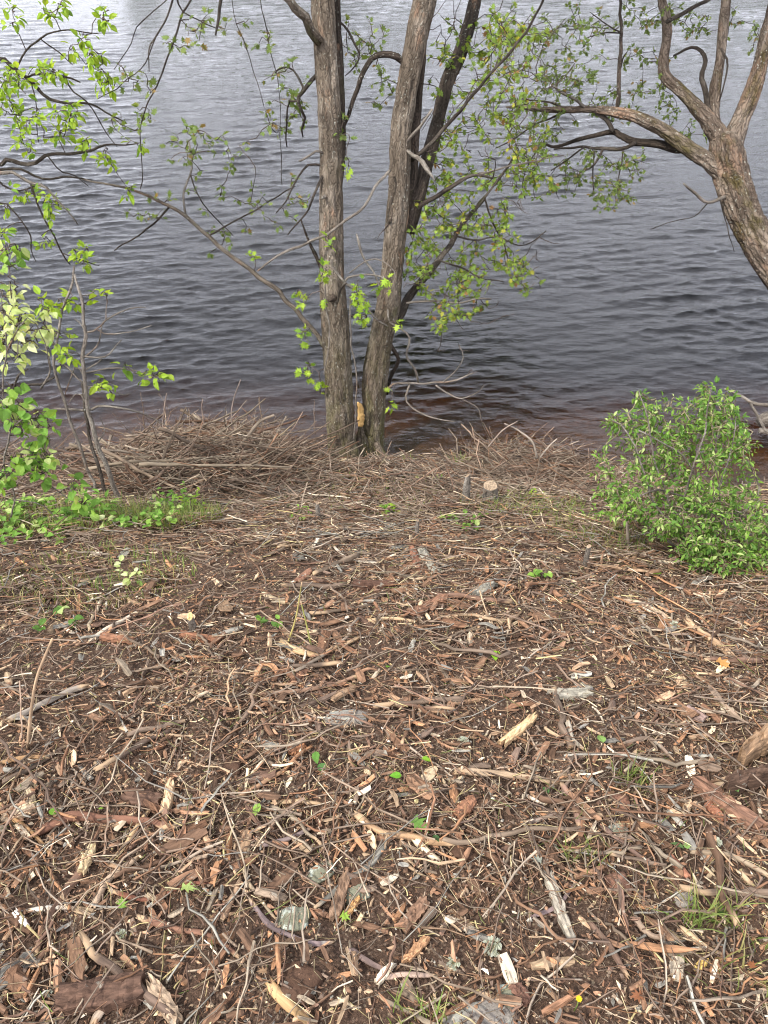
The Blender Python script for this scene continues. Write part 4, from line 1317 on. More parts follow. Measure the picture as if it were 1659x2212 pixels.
def chips_mass(batch, n, y0, y1, power, size, templates, weights, tilt, lift, aspect=(0.7, 1.3)):
    XY = sample_bank(n, y0, y1, power)
    ti = R.integers(0, len(templates), n)
    s = np.exp(R.uniform(math.log(size[0]), math.log(size[1]), n))
    X_, Y_, N_ = ground_frames(XY[:, 0], XY[:, 1], R.uniform(0, 6.283, n), tilt)
    z = height(XY[:, 0], XY[:, 1]) + R.random(n) ** 2 * lift
    pos = np.stack([XY[:, 0], XY[:, 1], z], -1)
    cols = pick_n(weights, n)
    asp = R.uniform(*aspect, n)
    for k, (v0, q0, t0) in enumerate(templates):
        i = np.where(ti == k)[0]
        if not len(i):
            continue
        sv = s[i][:, None, None]
        V = pos[i][:, None] + sv * (v0[None, :, :1] * X_[i][:, None] + (v0[None, :, 1:2] * asp[i][:, None, None]) * Y_[i][:, None] + v0[None, :, 2:] * N_[i][:, None])
        o_ = (np.arange(len(i)) * len(v0))[:, None, None]
        loc = v0[None] * sv + R.uniform(-9, 9, (len(i), 1, 3))
        batch.add(V.reshape(-1, 3), (q0[None] + o_).reshape(-1, q0.shape[1]) if len(q0) else None, (t0[None] + o_).reshape(-1, 3), np.repeat(cols[i], len(v0), 0), loc.reshape(-1, 3))


def twigs_mass(batch, n, y0, y1, power, length, rad, templates, weights, tilt, lift, sides=4, yaw=None, where=None, zfun=None):
    XY = sample_bank(n, y0, y1, power) if where is None else where
    n = len(XY)
    ti = R.integers(0, len(templates), n)
    s = np.exp(R.uniform(math.log(length[0]), math.log(length[1]), n))
    r_ = np.exp(R.uniform(math.log(rad[0]), math.log(rad[1]), n))
    yw = R.uniform(0, 6.283, n) if yaw is None else R.normal(yaw[0], yaw[1], n)
    X_, Y_, N_ = ground_frames(XY[:, 0], XY[:, 1], yw, tilt)
    z = height(XY[:, 0], XY[:, 1]) + (R.random(n) ** 1.5 * lift if zfun is None else zfun(XY)) + r_
    pos = np.stack([XY[:, 0], XY[:, 1], z], -1)
    cols = pick_n(weights, n)
    th = np.arange(sides) / sides * 2 * np.pi
    for k, (P, kn, tp) in enumerate(templates):
        i = np.where(ti == k)[0]
        if not len(i):
            continue
        m_ = len(P)
        C = pos[i][:, None] + s[i][:, None, None] * (P[None, :, :1] * X_[i][:, None] + P[None, :, 1:2] * Y_[i][:, None] + P[None, :, 2:] * N_[i][:, None])
        rr = r_[i][:, None] * (kn * tp)[None]
        V = C[:, :, None] + rr[:, :, None, None] * (np.cos(th)[None, None, :, None] * Y_[i][:, None, None] + np.sin(th)[None, None, :, None] * N_[i][:, None, None])
        V = V.reshape(len(i), -1, 3)
        a = np.arange(m_ - 1)[:, None] * sides
        b_ = np.arange(sides)[None]
        q0 = np.stack([a + b_, a + (b_ + 1) % sides, a + sides + (b_ + 1) % sides, a + sides + b_], -1).reshape(-1, 4)
        if sides == 4:
            q0 = np.vstack([q0, [[3, 2, 1, 0]], (m_ - 1) * sides + np.array([[0, 1, 2, 3]])])
        o_ = (np.arange(len(i)) * V.shape[1])[:, None, None]
        lz = s[i][:, None, None] * P[None, :, 0][..., None] * np.ones((1, 1, sides))
        lx = np.broadcast_to(np.cos(th) * 0.004, lz.shape)
        ly = np.broadcast_to(np.sin(th) * 0.004, lz.shape)
        loc = np.stack([lx, ly, lz], -1).reshape(len(i), -1, 3) + R.uniform(-9, 9, (len(i), 1, 3))
        batch.add(V.reshape(-1, 3), (q0[None] + o_).reshape(-1, 4), None, np.repeat(cols[i], V.shape[1], 0), loc.reshape(-1, 3))


small_t = [crumb_template(100 + k) for k in range(24)]
med_t = [chip_template(200 + k, 4, 0.11, R.uniform(.03, .08), R.uniform(-.3, .7), R.uniform(.05, .20)) for k in range(24)]
tw_t = [twig_template(300 + k, 3, 3, 0.045) for k in range(24)]
tw_straw = [twig_template(350 + k, 3, 2, 0.07) for k in range(24)]
tw_long = [twig_template(400 + k, 3, 5, 0.036) for k in range(24)]

fine = Batch()
chips_mass(fine, 80000, 0.25, 2.9, 1.45, (0.007, 0.027), small_t, dict(bark=5.5, wood=3.0, pale=.6, twig=2.2, grey=.6, straw=.3), 0.38, 0.024, (0.4, 1.3))
chips_mass(fine, 20000, 2.5, 4.4, 1.0, (0.010, 0.042), small_t, dict(bark=3.4, wood=2.4, pale=.9, twig=2.4, dry=2.4, grey=.4), 0.38, 0.03, (0.35, 1.2))
chips_mass(fine, 10500, 0.25, 4.0, 1.4, (0.02, 0.066), med_t, dict(bark=4.5, wood=2.8, pale=.8, twig=2, grey=1), 0.30, 0.03)
o = link('wood_chip_litter', fine.mesh('wood_chip_litter', M['chip_attr'], smooth=False))
tag(o, 'small brown bark crumbs and wood chips covering the bank', 'litter', kind='stuff')

tw = Batch()
twigs_mass(tw, 14500, 0.25, 3.0, 1.35, (0.018, 0.11), (0.0007, 0.0028), tw_t, dict(twig=6, bark=2, wood=1.5, pale=.8, straw=1.0), 0.18, 0.04, 3)
twigs_mass(tw, 10500, 2.3, 4.35, 0.9, (0.05, 0.28), (0.0013, 0.0042), tw_long, dict(twig=4, dry=6, bark=1.4, wood=.9, grey=1.0, pale=.8, straw=.6), 0.14, 0.06, 3)
twigs_mass(tw, 3600, 0.4, 3.4, 1.1, (0.08, 0.30), (0.0013, 0.004), tw_long, dict(twig=4, dry=4, bark=1.4, wood=1, grey=.6), 0.14, 0.05, 3)
o = link('twig_litter', tw.mesh('twig_litter', M['stick_attr']))
tag(o, 'mat of thin grey-brown twigs strewn over the bank', 'litter', kind='stuff')

st = Batch()
twigs_mass(st, 9000, 0.25, 3.6, 1.3, (0.015, 0.09), (0.0005, 0.0011), tw_straw, dict(straw=5, green=1.2, twig=2, bark=2), 0.30, 0.04, 3)
o = link('straw_litter', st.mesh('straw_litter', M['stick_attr']))
tag(o, 'fine dry grass stalks and root fibres among the chips', 'litter', kind='stuff')

# single sticks and bark pieces, the ones that show largest
stick_meshes, bark_meshes, chip_meshes, thin_meshes = [], [], [], []
for k in range(14):
    P, kn, tp = twig_template(560 + k, 6, 12, 0.020 if k % 2 else 0.034, 0.25)
    V, Q, T, loc = tube(P, 0.5 * kn * tp * (0.018, 0.026, 0.034)[k % 3], 6)
    b = Batch()
    b.add(V, Q, T, loc=loc * 0.15, wood=np.r_[np.zeros(len(V) - 2), [1, 1]])
    if k % 3 == 0:
        C2 = P[7] + np.linspace(0, 1, 5)[:, None] * np.array([.16, .10 * (-1) ** k, .02])
        V, Q, T, loc = tube(C2, np.linspace(.008, .003, 5), 5)
        b.add(V, Q, T, loc=loc * .15)
    thin_meshes.append(b.mesh('twig', M['stick_obj']))
for k in range(18):
    P, kn, tp = twig_template(500 + k, 8, 11, 0.017 if k % 3 else 0.03, 0.22)
    V, Q, T, loc = tube(P, 0.5 * kn * tp * (0.042, 0.055, 0.075)[k % 3], 7, lambda lx, ly, lz, rr: .2 * rr * vn(lx * 90 + k, ly * 90, lz * 9))
    V[:7, 0] += R.uniform(-.03, .01, 7)
    V[-9:-2, 0] += R.uniform(-.02, .05, 7)
    w = np.zeros(len(V))
    w[-9:] = 1
    if k % 3 == 1:
        w[-23:] = .8
    b = Batch()
    b.add(V, Q, T, loc=loc * 0.15, wood=w)
    stick_meshes.append(b.mesh('stick', M['stick_obj']))
for k in range(12):
    v0, q0, t0 = chip_template(600 + k, 8, 0.055, R.uniform(.025, .06), R.uniform(-.2, 1.1), R.uniform(.09, .24))
    b = Batch()
    b.add(v0, q0, t0, loc=v0 * 0.10 + k)
    bark_meshes.append(b.mesh('bark_piece', M['chip_obj'], smooth=False))
for k in range(10):
    v0, q0, t0 = chip_template(700 + k, 7, 0.085, R.uniform(.03, .08), R.uniform(-.2, .3), R.uniform(.035, .10))
    b = Batch()
    b.add(v0, q0, t0, loc=v0 * 0.10 + k)
    chip_meshes.append(b.mesh('wood_splinter', M['chip_obj'], smooth=False))


def scatter(name, meshes, n, y0, y1, power, size, weights, tilt, lift, labeller, cat, group):
    XY = sample_bank(int(n * 1.9), y0, y1, power)
    u, v, d = project(np.stack([XY[:, 0], XY[:, 1], height(XY[:, 0], XY[:, 1])], -1))
    XY = XY[(u > 6) & (u < 1652) & (v < 2206)][:n]
    n = len(XY)
    X_, Y_, N_ = ground_frames(XY[:, 0], XY[:, 1], R.uniform(0, 6.283, n), tilt)
    for i in range(n):
        s = float(np.exp(R.uniform(math.log(size[0]), math.log(size[1]))))
        a = R.uniform(0.75, 1.35)
        c, kind = pick(weights)
        o = bpy.data.objects.new(name, meshes[R.integers(len(meshes))])
        COL.objects.link(o)
        z = height(XY[i, 0], XY[i, 1]) + lift * R.random() + 0.005
        m = np.eye(4)
        m[:3, 0], m[:3, 1], m[:3, 2], m[:3, 3] = X_[i] * s, Y_[i] * s * a, N_[i] * s * a, (XY[i, 0], XY[i, 1], z)
        o.matrix_basis = Matrix(m.tolist())
        o.color = (*c, 1)
        uu, vv, _ = project(np.array([[XY[i, 0], XY[i, 1], z]]))
        tag(o, labeller(kind, beside(uu[0], vv[0]), s), cat, group)


TONE = {'dry': 'buff', 'bark': 'red-brown', 'wood': 'tan', 'pale': 'cream', 'twig': 'grey-brown', 'grey': 'grey', 'straw': 'straw', 'green': 'green'}
ANCHORS = [(1090, 1682, 'the long smooth tan stick'), (860, 1805, 'the thick tan stick'), (350, 1935, 'the curved red stick'), (300, 1790, 'the slender yellowish stick'), (630, 2025, 'the purplish-grey branch'),
           (628, 2175, 'the black-edged split stick'), (220, 2155, 'the dark bark slab'), (650, 1408, 'the short peeled stick'), (660, 1492, 'the knobbly brown branch'), (945, 1535, 'the wavy two-tone branch'),
           (1530, 1385, 'the straight pale pole'), (250, 1355, 'the whitish stick'), (110, 1966, 'the white peeled stick'), (60, 1800, 'the straight orange stick'), (1410, 2018, 'the elbow stick'),
           (1580, 1860, 'the long grey-tan branch'), (1210, 1960, 'the pointed grey board'), (1117, 1588, 'the large tan splinter'), (1570, 1742, 'the long bark slab'), (830, 2108, 'the white wood chip'),
           (1040, 2190, 'the wide grey stone'), (752, 1552, 'the flat grey stone'), (1338, 1917, 'the rounded brown stone'), (770, 1930, 'the mossy stone'), (646, 2128, 'the big soil clod'), (1500, 1985, 'the green grass tuft'),
           (1068, 1430, 'the bright lime leaf'), (1410, 1256, 'the fallen maple leaf'), (1620, 1620, 'the rotten tan log'), (66, 1500, 'the standing tan stem'), (920, 1316, 'the reddish bark strip'), (808, 1270, 'the dark rotten chunk'),
           (1232, 1502, 'the grey mossy bark plate'), (1055, 1085, 'the squat stump'), (1500, 1190, 'the bush'), (745, 985, 'the maple foot'), (440, 1378, 'the broad reddish flake'), (120, 1350, 'the ivy-like sprig'),
           (150, 1130, 'the left weeds'), (370, 1120, 'the feathery weed'), (1240, 2184, 'the yellow flower'), (360, 2170, 'the crumbling board'), (1510, 2090, 'the yellow wedge'), (450, 2015, 'the forked red-brown stick'), (560, 1705, 'the cut-tip stick'), (1290, 1230, 'the small brown stub'), (640, 1250, 'the small red flake')]


def beside(u, v):
    best = min(ANCHORS, key=lambda a: math.hypot(a[0] - u, 1.25 * (a[1] - v)))
    dx, dy = u - best[0], v - best[1]
    if abs(dx) > abs(dy):
        return ('left of ' if dx < 0 else 'right of ') + best[2]
    return ('above ' if dy < 0 else 'below ') + best[2]


def sizeword(s, lo, hi):
    return 'short' if s < lo else 'long' if s > hi else 'middling'


scatter('stick', stick_meshes, 290, 0.3, 3.9, 1.05, (0.06, 0.27), dict(twig=6, bark=4, wood=1.3, grey=1.2, pale=.25), 0.10, 0.02,
        lambda k, p, s: f'{sizeword(s, .10, .17)} loose {TONE[k]} stick lying {p}', 'stick', 'loose sticks on the bank')
scatter('twig', thin_meshes, 150, 0.3, 3.5, 1.05, (0.12, 0.38), dict(twig=6, bark=3, dry=3, wood=1, grey=.6), 0.10, 0.03,
        lambda k, p, s: f'{sizeword(s, .17, .26)} thin {TONE[k]} twig lying {p}', 'twig', 'thin twigs on the bank')
scatter('bark_piece', bark_meshes, 280, 0.3, 3.3, 0.95, (0.035, 0.115), dict(bark=7, grey=1.4, wood=1.2, twig=1), 0.20, 0.02,
        lambda k, p, s: f'{sizeword(s, .052, .078)} loose {TONE[k]} bark flake {p}', 'bark', 'bark flakes on the bank')
scatter('wood_splinter', chip_meshes, 240, 0.3, 3.3, 0.95, (0.038, 0.125), dict(wood=4, pale=1.1, bark=5, twig=1), 0.16, 0.025,
        lambda k, p, s: f'{sizeword(s, .056, .085)} split {TONE[k]} wood splinter {p}', 'splinter', 'wood splinters on the bank')


# sticks and slabs that one can point to
def hero_stick(pts, w, col, label, name='stick', cat='stick', lift=0.004, ends=1.0, knots=True):
    W = []
    for (u, v) in pts:
        q, t_ = hit(u, v)
        W.append([*q, t_])
    W = np.array(W)
    r0 = 0.5 * w / FPX * W[:, 3].mean()
    n = max(12, int(np.linalg.norm(np.diff(W[:, :3], axis=0), axis=1).sum() / 0.012))
    n = min(n, 70)
    S, L = spline(W[:, :3], n)
    zg = height(S[:, 0], S[:, 1])
    S[:, 2] = np.maximum(S[:, 2] * .5 + .5 * zg.mean(), zg) if False else zg
    kz = np.convolve(np.r_[np.repeat(S[0, 2], 6), S[:, 2], np.repeat(S[-1, 2], 6)], np.ones(13) / 13, 'valid')
    S[:, 2] = np.maximum(kz, zg - r0 * .3) + r0 * 0.7 + lift
    sd = R.uniform(0, 50)
    S[:, 0] += 0.35 * r0 * vn(np.arange(n) * .35 + sd, np.zeros(n))
    S[:, 1] += 0.35 * r0 * vn(np.arange(n) * .35 + sd, np.ones(n) * 5)
    rad = r0 * (1 + 0.13 * vn(np.arange(n) * .5 + sd, np.ones(n) * 9)) * np.linspace(1.05, .82, n)
    rad[0] *= .7
    rad[-1] *= .55
    V, Q, T, loc = tube(S, rad, 14, lambda lx, ly, lz, rr: 0.24 * rr * (fbm(lx / r0 * 2.1 + sd, ly / r0 * 2.1, lz / r0 * .13, seed=81, oct=3)) + .10 * rr * vn(lx / r0 * .8 + sd, ly / r0 * .8, lz / r0 * .5, seed=85), seed=sd)
    ax0, ax1 = S[0] - S[1], S[-1] - S[-2]
    ax0, ax1 = ax0 / np.linalg.norm(ax0), ax1 / np.linalg.norm(ax1)
    V[:14] += ax0 * R.uniform(-.6, 1.6, (14, 1)) * r0
    V[(n - 1) * 14:n * 14] += ax1 * R.uniform(-.6, 2.0, (14, 1)) * r0
    wd = np.zeros(len(V))
    ne = int(14 * max(1, n * .08))
    if ends:
        wd[:ne] = ends * (R.random() < .6)
        wd[n * 14 - ne:n * 14] = ends
        wd[-2:] = 1
    b = Batch()
    b.add(V, Q, T, loc=loc * 0.5, wood=wd)
    base = S[0]
    o = link(name, b.mesh(name, M['stick_obj'], base))
    o.location = base
    o.color = (*col, 1)
    tag(o, label, cat)
    return o


def hero_slab(c, d, w, col, label, thick=0.012, name='bark_piece', cat='bark', curl=.25, nseg=13, rag=.02, lift=0.004, wood=0):
    """c -> d: the two ends in the picture; w: width in px"""
    p, t1 = hit(*c)
    q, t2 = hit(*d)
    L = np.linalg.norm(q - p)
    wm = w / FPX * (t1 + t2) / 2
    r = np.random.default_rng(int(c[0] * 7 + c[1]))
    x = np.linspace(-.5, .5, nseg)
    rows = 6
    V = []
    for i in range(nseg):
        env = 0.5 * wm * (0.72 + .28 * math.sin(math.pi * (i + .8) / (nseg + .6))) * r.uniform(.82, 1.12)
        for j in range(rows):
            f = j / (rows - 1) * 2 - 1
            V.append((x[i] * L + r.normal(0, rag * L * (1.6 if i in (0, nseg - 1) else .4)), env * f + r.normal(0, .02) * wm, thick * .5 * r.uniform(.5, 1.5) - curl * wm * f * f + .06 * L * (x[i] ** 2)))
    V = np.array(V)
    Vb = V.copy()
    Vb[:, 2] -= thick * r.uniform(.8, 1.3, len(V))
    n0 = len(V)
    Q = []
    for i in range(nseg - 1):
        for j in range(rows - 1):
            a = i * rows + j
            Q.append((a, a + rows, a + rows + 1, a + 1))
            Q.append((n0 + a, n0 + a + 1, n0 + a + rows + 1, n0 + a + rows))
        a = i * rows
        Q.append((a, n0 + a, n0 + a + rows, a + rows))
        a = i * rows + rows - 1
        Q.append((a, a + rows, n0 + a + rows, n0 + a))
    for j in range(rows - 1):
        Q.append((j, j + 1, n0 + j + 1, n0 + j))
        a = (nseg - 1) * rows + j
        Q.append((a, n0 + a, n0 + a + 1, a + 1))
    VV = np.vstack([V, Vb])
    Xd = (q - p) / L
    nrm = ground_normal(np.array([p[0]]), np.array([p[1]]))[0]
    nrm = nrm - Xd * nrm.dot(Xd)
    nrm /= np.linalg.norm(nrm)
    Yd = np.cross(nrm, Xd)
    mid = (p + q) / 2
    mid[2] = height(mid[0], mid[1]) + lift + thick
    b = Batch()
    b.add(VV, Q, None, loc=VV + r.uniform(-5, 5, 3), wood=wood)
    o = link(name, b.mesh(name, M['chip_obj'], smooth=False))
    m = np.eye(4)
    m[:3, 0], m[:3, 1], m[:3, 2], m[:3, 3] = Xd, Yd, nrm, mid
    o.matrix_basis = Matrix(m.tolist())
    o.color = (*col, 1)
    tag(o, label, cat)
    return o


TAN, CREAM, GREYB, REDB, DKB, ORNG, GREY = (0.36, 0.26, 0.17), (0.60, 0.48, 0.33), (0.22, 0.17, 0.14), (0.20, 0.085, 0.05), (0.085, 0.05, 0.034), (0.42, 0.22, 0.09), (0.26, 0.24, 0.20)
for pts, w, col, label in (
        ([(985, 1668), (1080, 1680), (1195, 1695)], 15, TAN, 'long smooth tan stick lying level, right of the bank centre'),
        ([(768, 1768), (825, 1800), (890, 1815), (985, 1830)], 17, (0.33, 0.21, 0.12), 'thick tan stick with a torn pale end in the near litter'),
        ([(895, 1820), (920, 1842), (950, 1866)], 15, CREAM, 'short pale stick resting against the thick tan one'),
        ([(241, 1928), (303, 1944), (365, 1932), (401, 1913), (463, 1910)], 9, (0.20, 0.085, 0.055), 'curved red peeled stick in the left litter'),
        ([(300, 1985), (380, 2010), (450, 2022), (515, 2068)], 13, (0.19, 0.10, 0.066), 'red-brown stick with a split fork below the curved red one'),
        ([(235, 1866), (270, 1830), (320, 1760), (357, 1724)], 9, (0.46, 0.32, 0.18), 'slender yellowish stick slanting up beside a rotten chunk'),
        ([(544, 1950), (584, 2001), (628, 2027), (675, 2041), (717, 2041)], 11, (0.20, 0.15, 0.145), 'smooth purplish-grey branch curving through the near litter'),
        ([(755, 2055), (800, 2083), (832, 2097)], 13, (0.21, 0.15, 0.13), 'grey-brown stick end leading on from the purplish branch'),
        ([(835, 2112), (880, 2108), (935, 2110)], 11, (0.33, 0.24, 0.19), 'short level grey stick below the white chip'),
        ([(585, 2130), (625, 2170), (672, 2222)], 24, (0.40, 0.26, 0.13), 'thick tan split stick with a black edge at the bottom edge'),
        ([(205, 2210), (245, 2160), (300, 2112)], 17, (0.42, 0.33, 0.25), 'pale weathered stick leaning across the dark bark slab'),
        ([(612, 1393), (640, 1410), (682, 1421)], 14, (0.50, 0.34, 0.19), 'short pale peeled stick halfway down the bank'),
        ([(688, 1416), (730, 1402), (776, 1384)], 11, (0.36, 0.24, 0.14), 'brown stick end right of the short peeled stick'),
        ([(540, 1505), (620, 1500), (700, 1488), (775, 1464)], 10, (0.24, 0.15, 0.10), 'knobbly brown branch slanting across the bank centre'),
        ([(839, 1507), (883, 1525), (938, 1540), (992, 1522), (1047, 1515)], 10, (0.32, 0.20, 0.12), 'wavy two-tone branch right of the flat grey stone'),
        ([(1480, 1346), (1530, 1385), (1582, 1422)], 15, (0.46, 0.31, 0.19), 'straight pale pole lying slantwise below the bush'),
        ([(1530, 1490), (1560, 1525), (1605, 1562)], 13, (0.30, 0.22, 0.16), 'brown stick slanting near the right edge'),
        ([(193, 1392), (241, 1358), (284, 1336), (310, 1322)], 10, (0.56, 0.47, 0.36), 'whitish bark-shedding stick left of the bank centre'),
        ([(66, 1968), (110, 1966), (160, 1963)], 10, (0.66, 0.58, 0.47), 'short white peeled stick near the left edge'),
        ([(-4, 1747), (66, 1800), (117, 1855)], 10, (0.42, 0.25, 0.12), 'straight orange stick running in from the left edge'),
        ([(84, 1804), (146, 1771), (219, 1771), (300, 1779), (372, 1790)], 19, (0.17, 0.085, 0.055), 'long red-brown barked branch near the left edge'),
        ([(518, 1724), (560, 1700), (610, 1672)], 12, (0.37, 0.22, 0.13), 'tan stick with a pale cut tip left of centre'),
        ([(590, 1738), (640, 1736), (695, 1738)], 10, (0.40, 0.28, 0.17), 'level tan stick under the one with a cut tip'),
        ([(1368, 1984), (1400, 2019), (1462, 2031)], 14, (0.30, 0.22, 0.16), 'crooked grey-brown elbow stick in the right litter'),
        ([(1470, 2010), (1495, 2030), (1525, 2048)], 13, (0.50, 0.36, 0.22), 'pale stick pointing down right of the elbow stick'),
        ([(1495, 1846), (1565, 1850), (1659, 1896)], 12, (0.30, 0.23, 0.16), 'long grey-tan branch running out at the right edge'),
        ([(1532, 1698), (1570, 1692), (1608, 1686)], 13, (0.40, 0.30, 0.20), 'short tan stick lying on the dark log at right'),
        ([(1270, 1998), (1310, 2040), (1352, 2108)], 13, (0.19, 0.12, 0.085), 'dark brown stick with an orange tip below the pointed board'),
        ([(1130, 1780), (1190, 1765), (1232, 1735)], 9, (0.20, 0.15, 0.12), 'thin grey forked branch right of centre'),
        ([(1210, 1700), (1240, 1740), (1250, 1790)], 15, (0.24, 0.15, 0.11), 'stout brown stick standing slantwise by the long tan stick'),
        ([(1300, 1790), (1360, 1840), (1410, 1870)], 12, (0.20, 0.13, 0.10), 'brown stick with lichen between the two forked branches'),
        ([(560, 1830), (610, 1822), (672, 1795)], 11, (0.21, 0.16, 0.15), 'purple-grey stick with a sawn end left of the thick tan stick'),
        ([(480, 1990), (500, 1950), (520, 1905)], 13, (0.30, 0.20, 0.13), 'upright brown stick with a bare patch beside the purplish branch'),
        ([(205, 1960), (240, 1905), (295, 1860)], 16, (0.45, 0.33, 0.23), 'thick pale stick propped behind the curved red one'),
        ([(540, 1835), (528, 1890), (560, 1940), (595, 1985)], 8, (0.27, 0.21, 0.14), 'greenish-tan bent twig above the purplish branch'),
        ([(1150, 1985), (1195, 1965), (1240, 1915)], 9, (0.22, 0.16, 0.15), 'purplish stick slanting up left of the pointed board'),
        ([(20, 1560), (90, 1530), (150, 1500), (190, 1490)], 14, (0.27, 0.23, 0.19), 'grey bark-covered stick near the left edge halfway down'),
        ([(0, 1655), (60, 1640), (105, 1640)], 9, (0.44, 0.27, 0.14), 'orange-tan stick cut off by the left edge'),
        ([(1340, 1610), (1400, 1600), (1450, 1640)], 9, (0.22, 0.16, 0.12), 'slim brown stick left of the rotten log'),
        ([(1225, 1565), (1235, 1600), (1255, 1620)], 12, (0.38, 0.33, 0.26), 'pale grey curved stick right of the tan splinter'),
        ([(1330, 1300), (1380, 1310), (1440, 1335)], 9, (0.40, 0.30, 0.21), 'tan stick in the twig mat left of the bush'),
        ([(1415, 1215), (1460, 1220), (1490, 1205)], 9, (0.55, 0.46, 0.34), 'peeled white stick at the foot of the bush'),
        ([(720, 1185), (755, 1210), (825, 1217)], 6, (0.50, 0.43, 0.34), 'thin curved whitish twig below the mound'),
        ([(570, 1290), (600, 1300), (622, 1305)], 10, (0.58, 0.46, 0.30), 'short pale broken stick above the halfway mark'),
        ([(780, 1345), (840, 1340), (895, 1345)], 8, (0.55, 0.40, 0.24), 'flat yellowish stick in the bank centre'),
        ([(0, 1060), (60, 1080), (130, 1100), (185, 1118)], 13, (0.36, 0.28, 0.21), 'pale fallen pole under the weeds at left'),
        ([(60, 1052), (150, 1066), (240, 1066), (330, 1050)], 9, (0.25, 0.19, 0.15), 'long grey pole lying behind the weeds at left')):
    hero_stick(pts, w, col, label)
for c, d, w, col, label, name, cat, th in (
        ((1180, 1885), (1236, 2042), 24, (0.33, 0.29, 0.23), 'pointed grey board with a bleached tip', 'wood_splinter', 'splinter', .012),
        ((1083, 1616), (1152, 1558), 18, (0.52, 0.36, 0.20), 'large tan splinter with ragged ends right of centre', 'wood_splinter', 'splinter', .014),
        ((1500, 1690), (1640, 1795), 44, (0.21, 0.115, 0.075), 'long reddish bark slab lying slantwise at right', 'bark_piece', 'bark', .02),
        ((130, 2165), (312, 2140), 68, (0.10, 0.058, 0.04), 'broad dark bark slab in the bottom left corner', 'bark_piece', 'bark', .025),
        ((330, 2130), (388, 2216), 32, (0.34, 0.25, 0.17), 'crumbling grey-tan board at the bottom edge', 'wood_splinter', 'splinter', .02),
        ((812, 2130), (849, 2086), 17, (0.70, 0.60, 0.46), 'clean white wood chip in the near litter', 'wood_splinter', 'splinter', .010),
        ((874, 2082), (922, 2034), 18, (0.45, 0.26, 0.14), 'fresh tan split chip right of the white one', 'wood_splinter', 'splinter', .012),
        ((180, 1890), (204, 1836), 21, (0.60, 0.46, 0.27), 'upright pale yellow chip near the left edge', 'wood_splinter', 'splinter', .012),
        ((36, 1976), (62, 2010), 16, (0.74, 0.68, 0.60), 'small bright white chip near the left edge', 'wood_splinter', 'splinter', .010),
        ((8, 1770), (76, 1742), 34, (0.56, 0.42, 0.28), 'ragged cream bark scrap at the left edge', 'bark_piece', 'bark', .012),
        ((885, 1335), (958, 1298), 24, (0.20, 0.105, 0.065), 'reddish bark strip in the bank centre', 'bark_piece', 'bark', .012),
        ((765, 1268), (850, 1272), 26, (0.085, 0.045, 0.03), 'dark rotten wood chunk below the mound', 'bark_piece', 'bark', .02),
        ((225, 1380), (290, 1390), 20, (0.22, 0.11, 0.065), 'red-brown bark flake left of the bank centre', 'bark_piece', 'bark', .012),
        ((390, 1370), (480, 1385), 26, (0.22, 0.105, 0.06), 'broad reddish bark flake beside a torn yellow stub', 'bark_piece', 'bark', .012),
        ((632, 1480), (672, 1435), 20, (0.16, 0.085, 0.055), 'leaf-shaped brown bark flake above the knobbly branch', 'bark_piece', 'bark', .01),
        ((740, 1990), (775, 1945), 14, (0.48, 0.28, 0.12), 'orange wood wedge beside lichen stones', 'wood_splinter', 'splinter', .012),
        ((1530, 1740), (1560, 1775), 26, (0.30, 0.13, 0.075), 'rust-red dry scrap beside the long bark slab', 'bark_piece', 'bark', .008),
        ((1443, 1853), (1485, 1903), 17, (0.28, 0.13, 0.08), 'rust-red curled bark strip in the right litter', 'bark_piece', 'bark', .008),
        ((1500, 2100), (1520, 2078), 16, (0.60, 0.42, 0.14), 'small yellow wood wedge in the right litter', 'wood_splinter', 'splinter', .01),
        ((640, 1260), (670, 1235), 20, (0.24, 0.125, 0.08), 'small red bark flake below the mound', 'bark_piece', 'bark', .008),
        ((890, 1185), (905, 1235), 18, (0.23, 0.11, 0.07), 'upright red bark flake below the mound', 'bark_piece', 'bark', .01),
        ((910, 1190), (945, 1240), 24, (0.27, 0.25, 0.20), 'grey lichened bark plate beside the upright red flake', 'bark_piece', 'bark', .012),
        ((1020, 1290), (1062, 1265), 30, (0.28, 0.26, 0.21), 'grey lichened bark plate in the bank centre', 'bark_piece', 'bark', .014),
        ((625, 1630), (658, 1612), 26, (0.30, 0.145, 0.075), 'bright rust-brown bark flake in the bank centre', 'bark_piece', 'bark', .012),
        ((985, 1770), (1020, 1735), 30, (0.24, 0.12, 0.07), 'fibrous red-brown bark chunk below the long tan stick', 'bark_piece', 'bark', .016),
        ((275, 1720), (350, 1735), 40, (0.11, 0.065, 0.045), 'dark bark plate behind the slender yellowish stick', 'bark_piece', 'bark', .014),
        ((355, 1775), (372, 1700), 22, (0.52, 0.36, 0.22), 'rotten orange-cream wood chunk at the tip of the slender stick', 'wood_splinter', 'splinter', .016),
        ((1190, 1505), (1275, 1500), 32, (0.29, 0.265, 0.21), 'grey mossy bark plate right of the bank centre', 'bark_piece', 'bark', .012),
        ((1480, 1535), (1520, 1560), 30, (0.30, 0.21, 0.18), 'peeling pinkish bark plate near the right edge', 'bark_piece', 'bark', .012),
        ((1105, 2130), (1140, 2170), 30, (0.16, 0.085, 0.06), 'brown bark plate right of the lichened stones', 'bark_piece', 'bark', .012),
        ((720, 1990), (750, 1890), 26, (0.22, 0.14, 0.09), 'fibrous bark strip standing left of the mossy stone', 'bark_piece', 'bark', .016),
        ((870, 2010), (920, 1950), 30, (0.21, 0.125, 0.08), 'curved fibrous bark strip right of the mossy stone', 'bark_piece', 'bark', .014)):
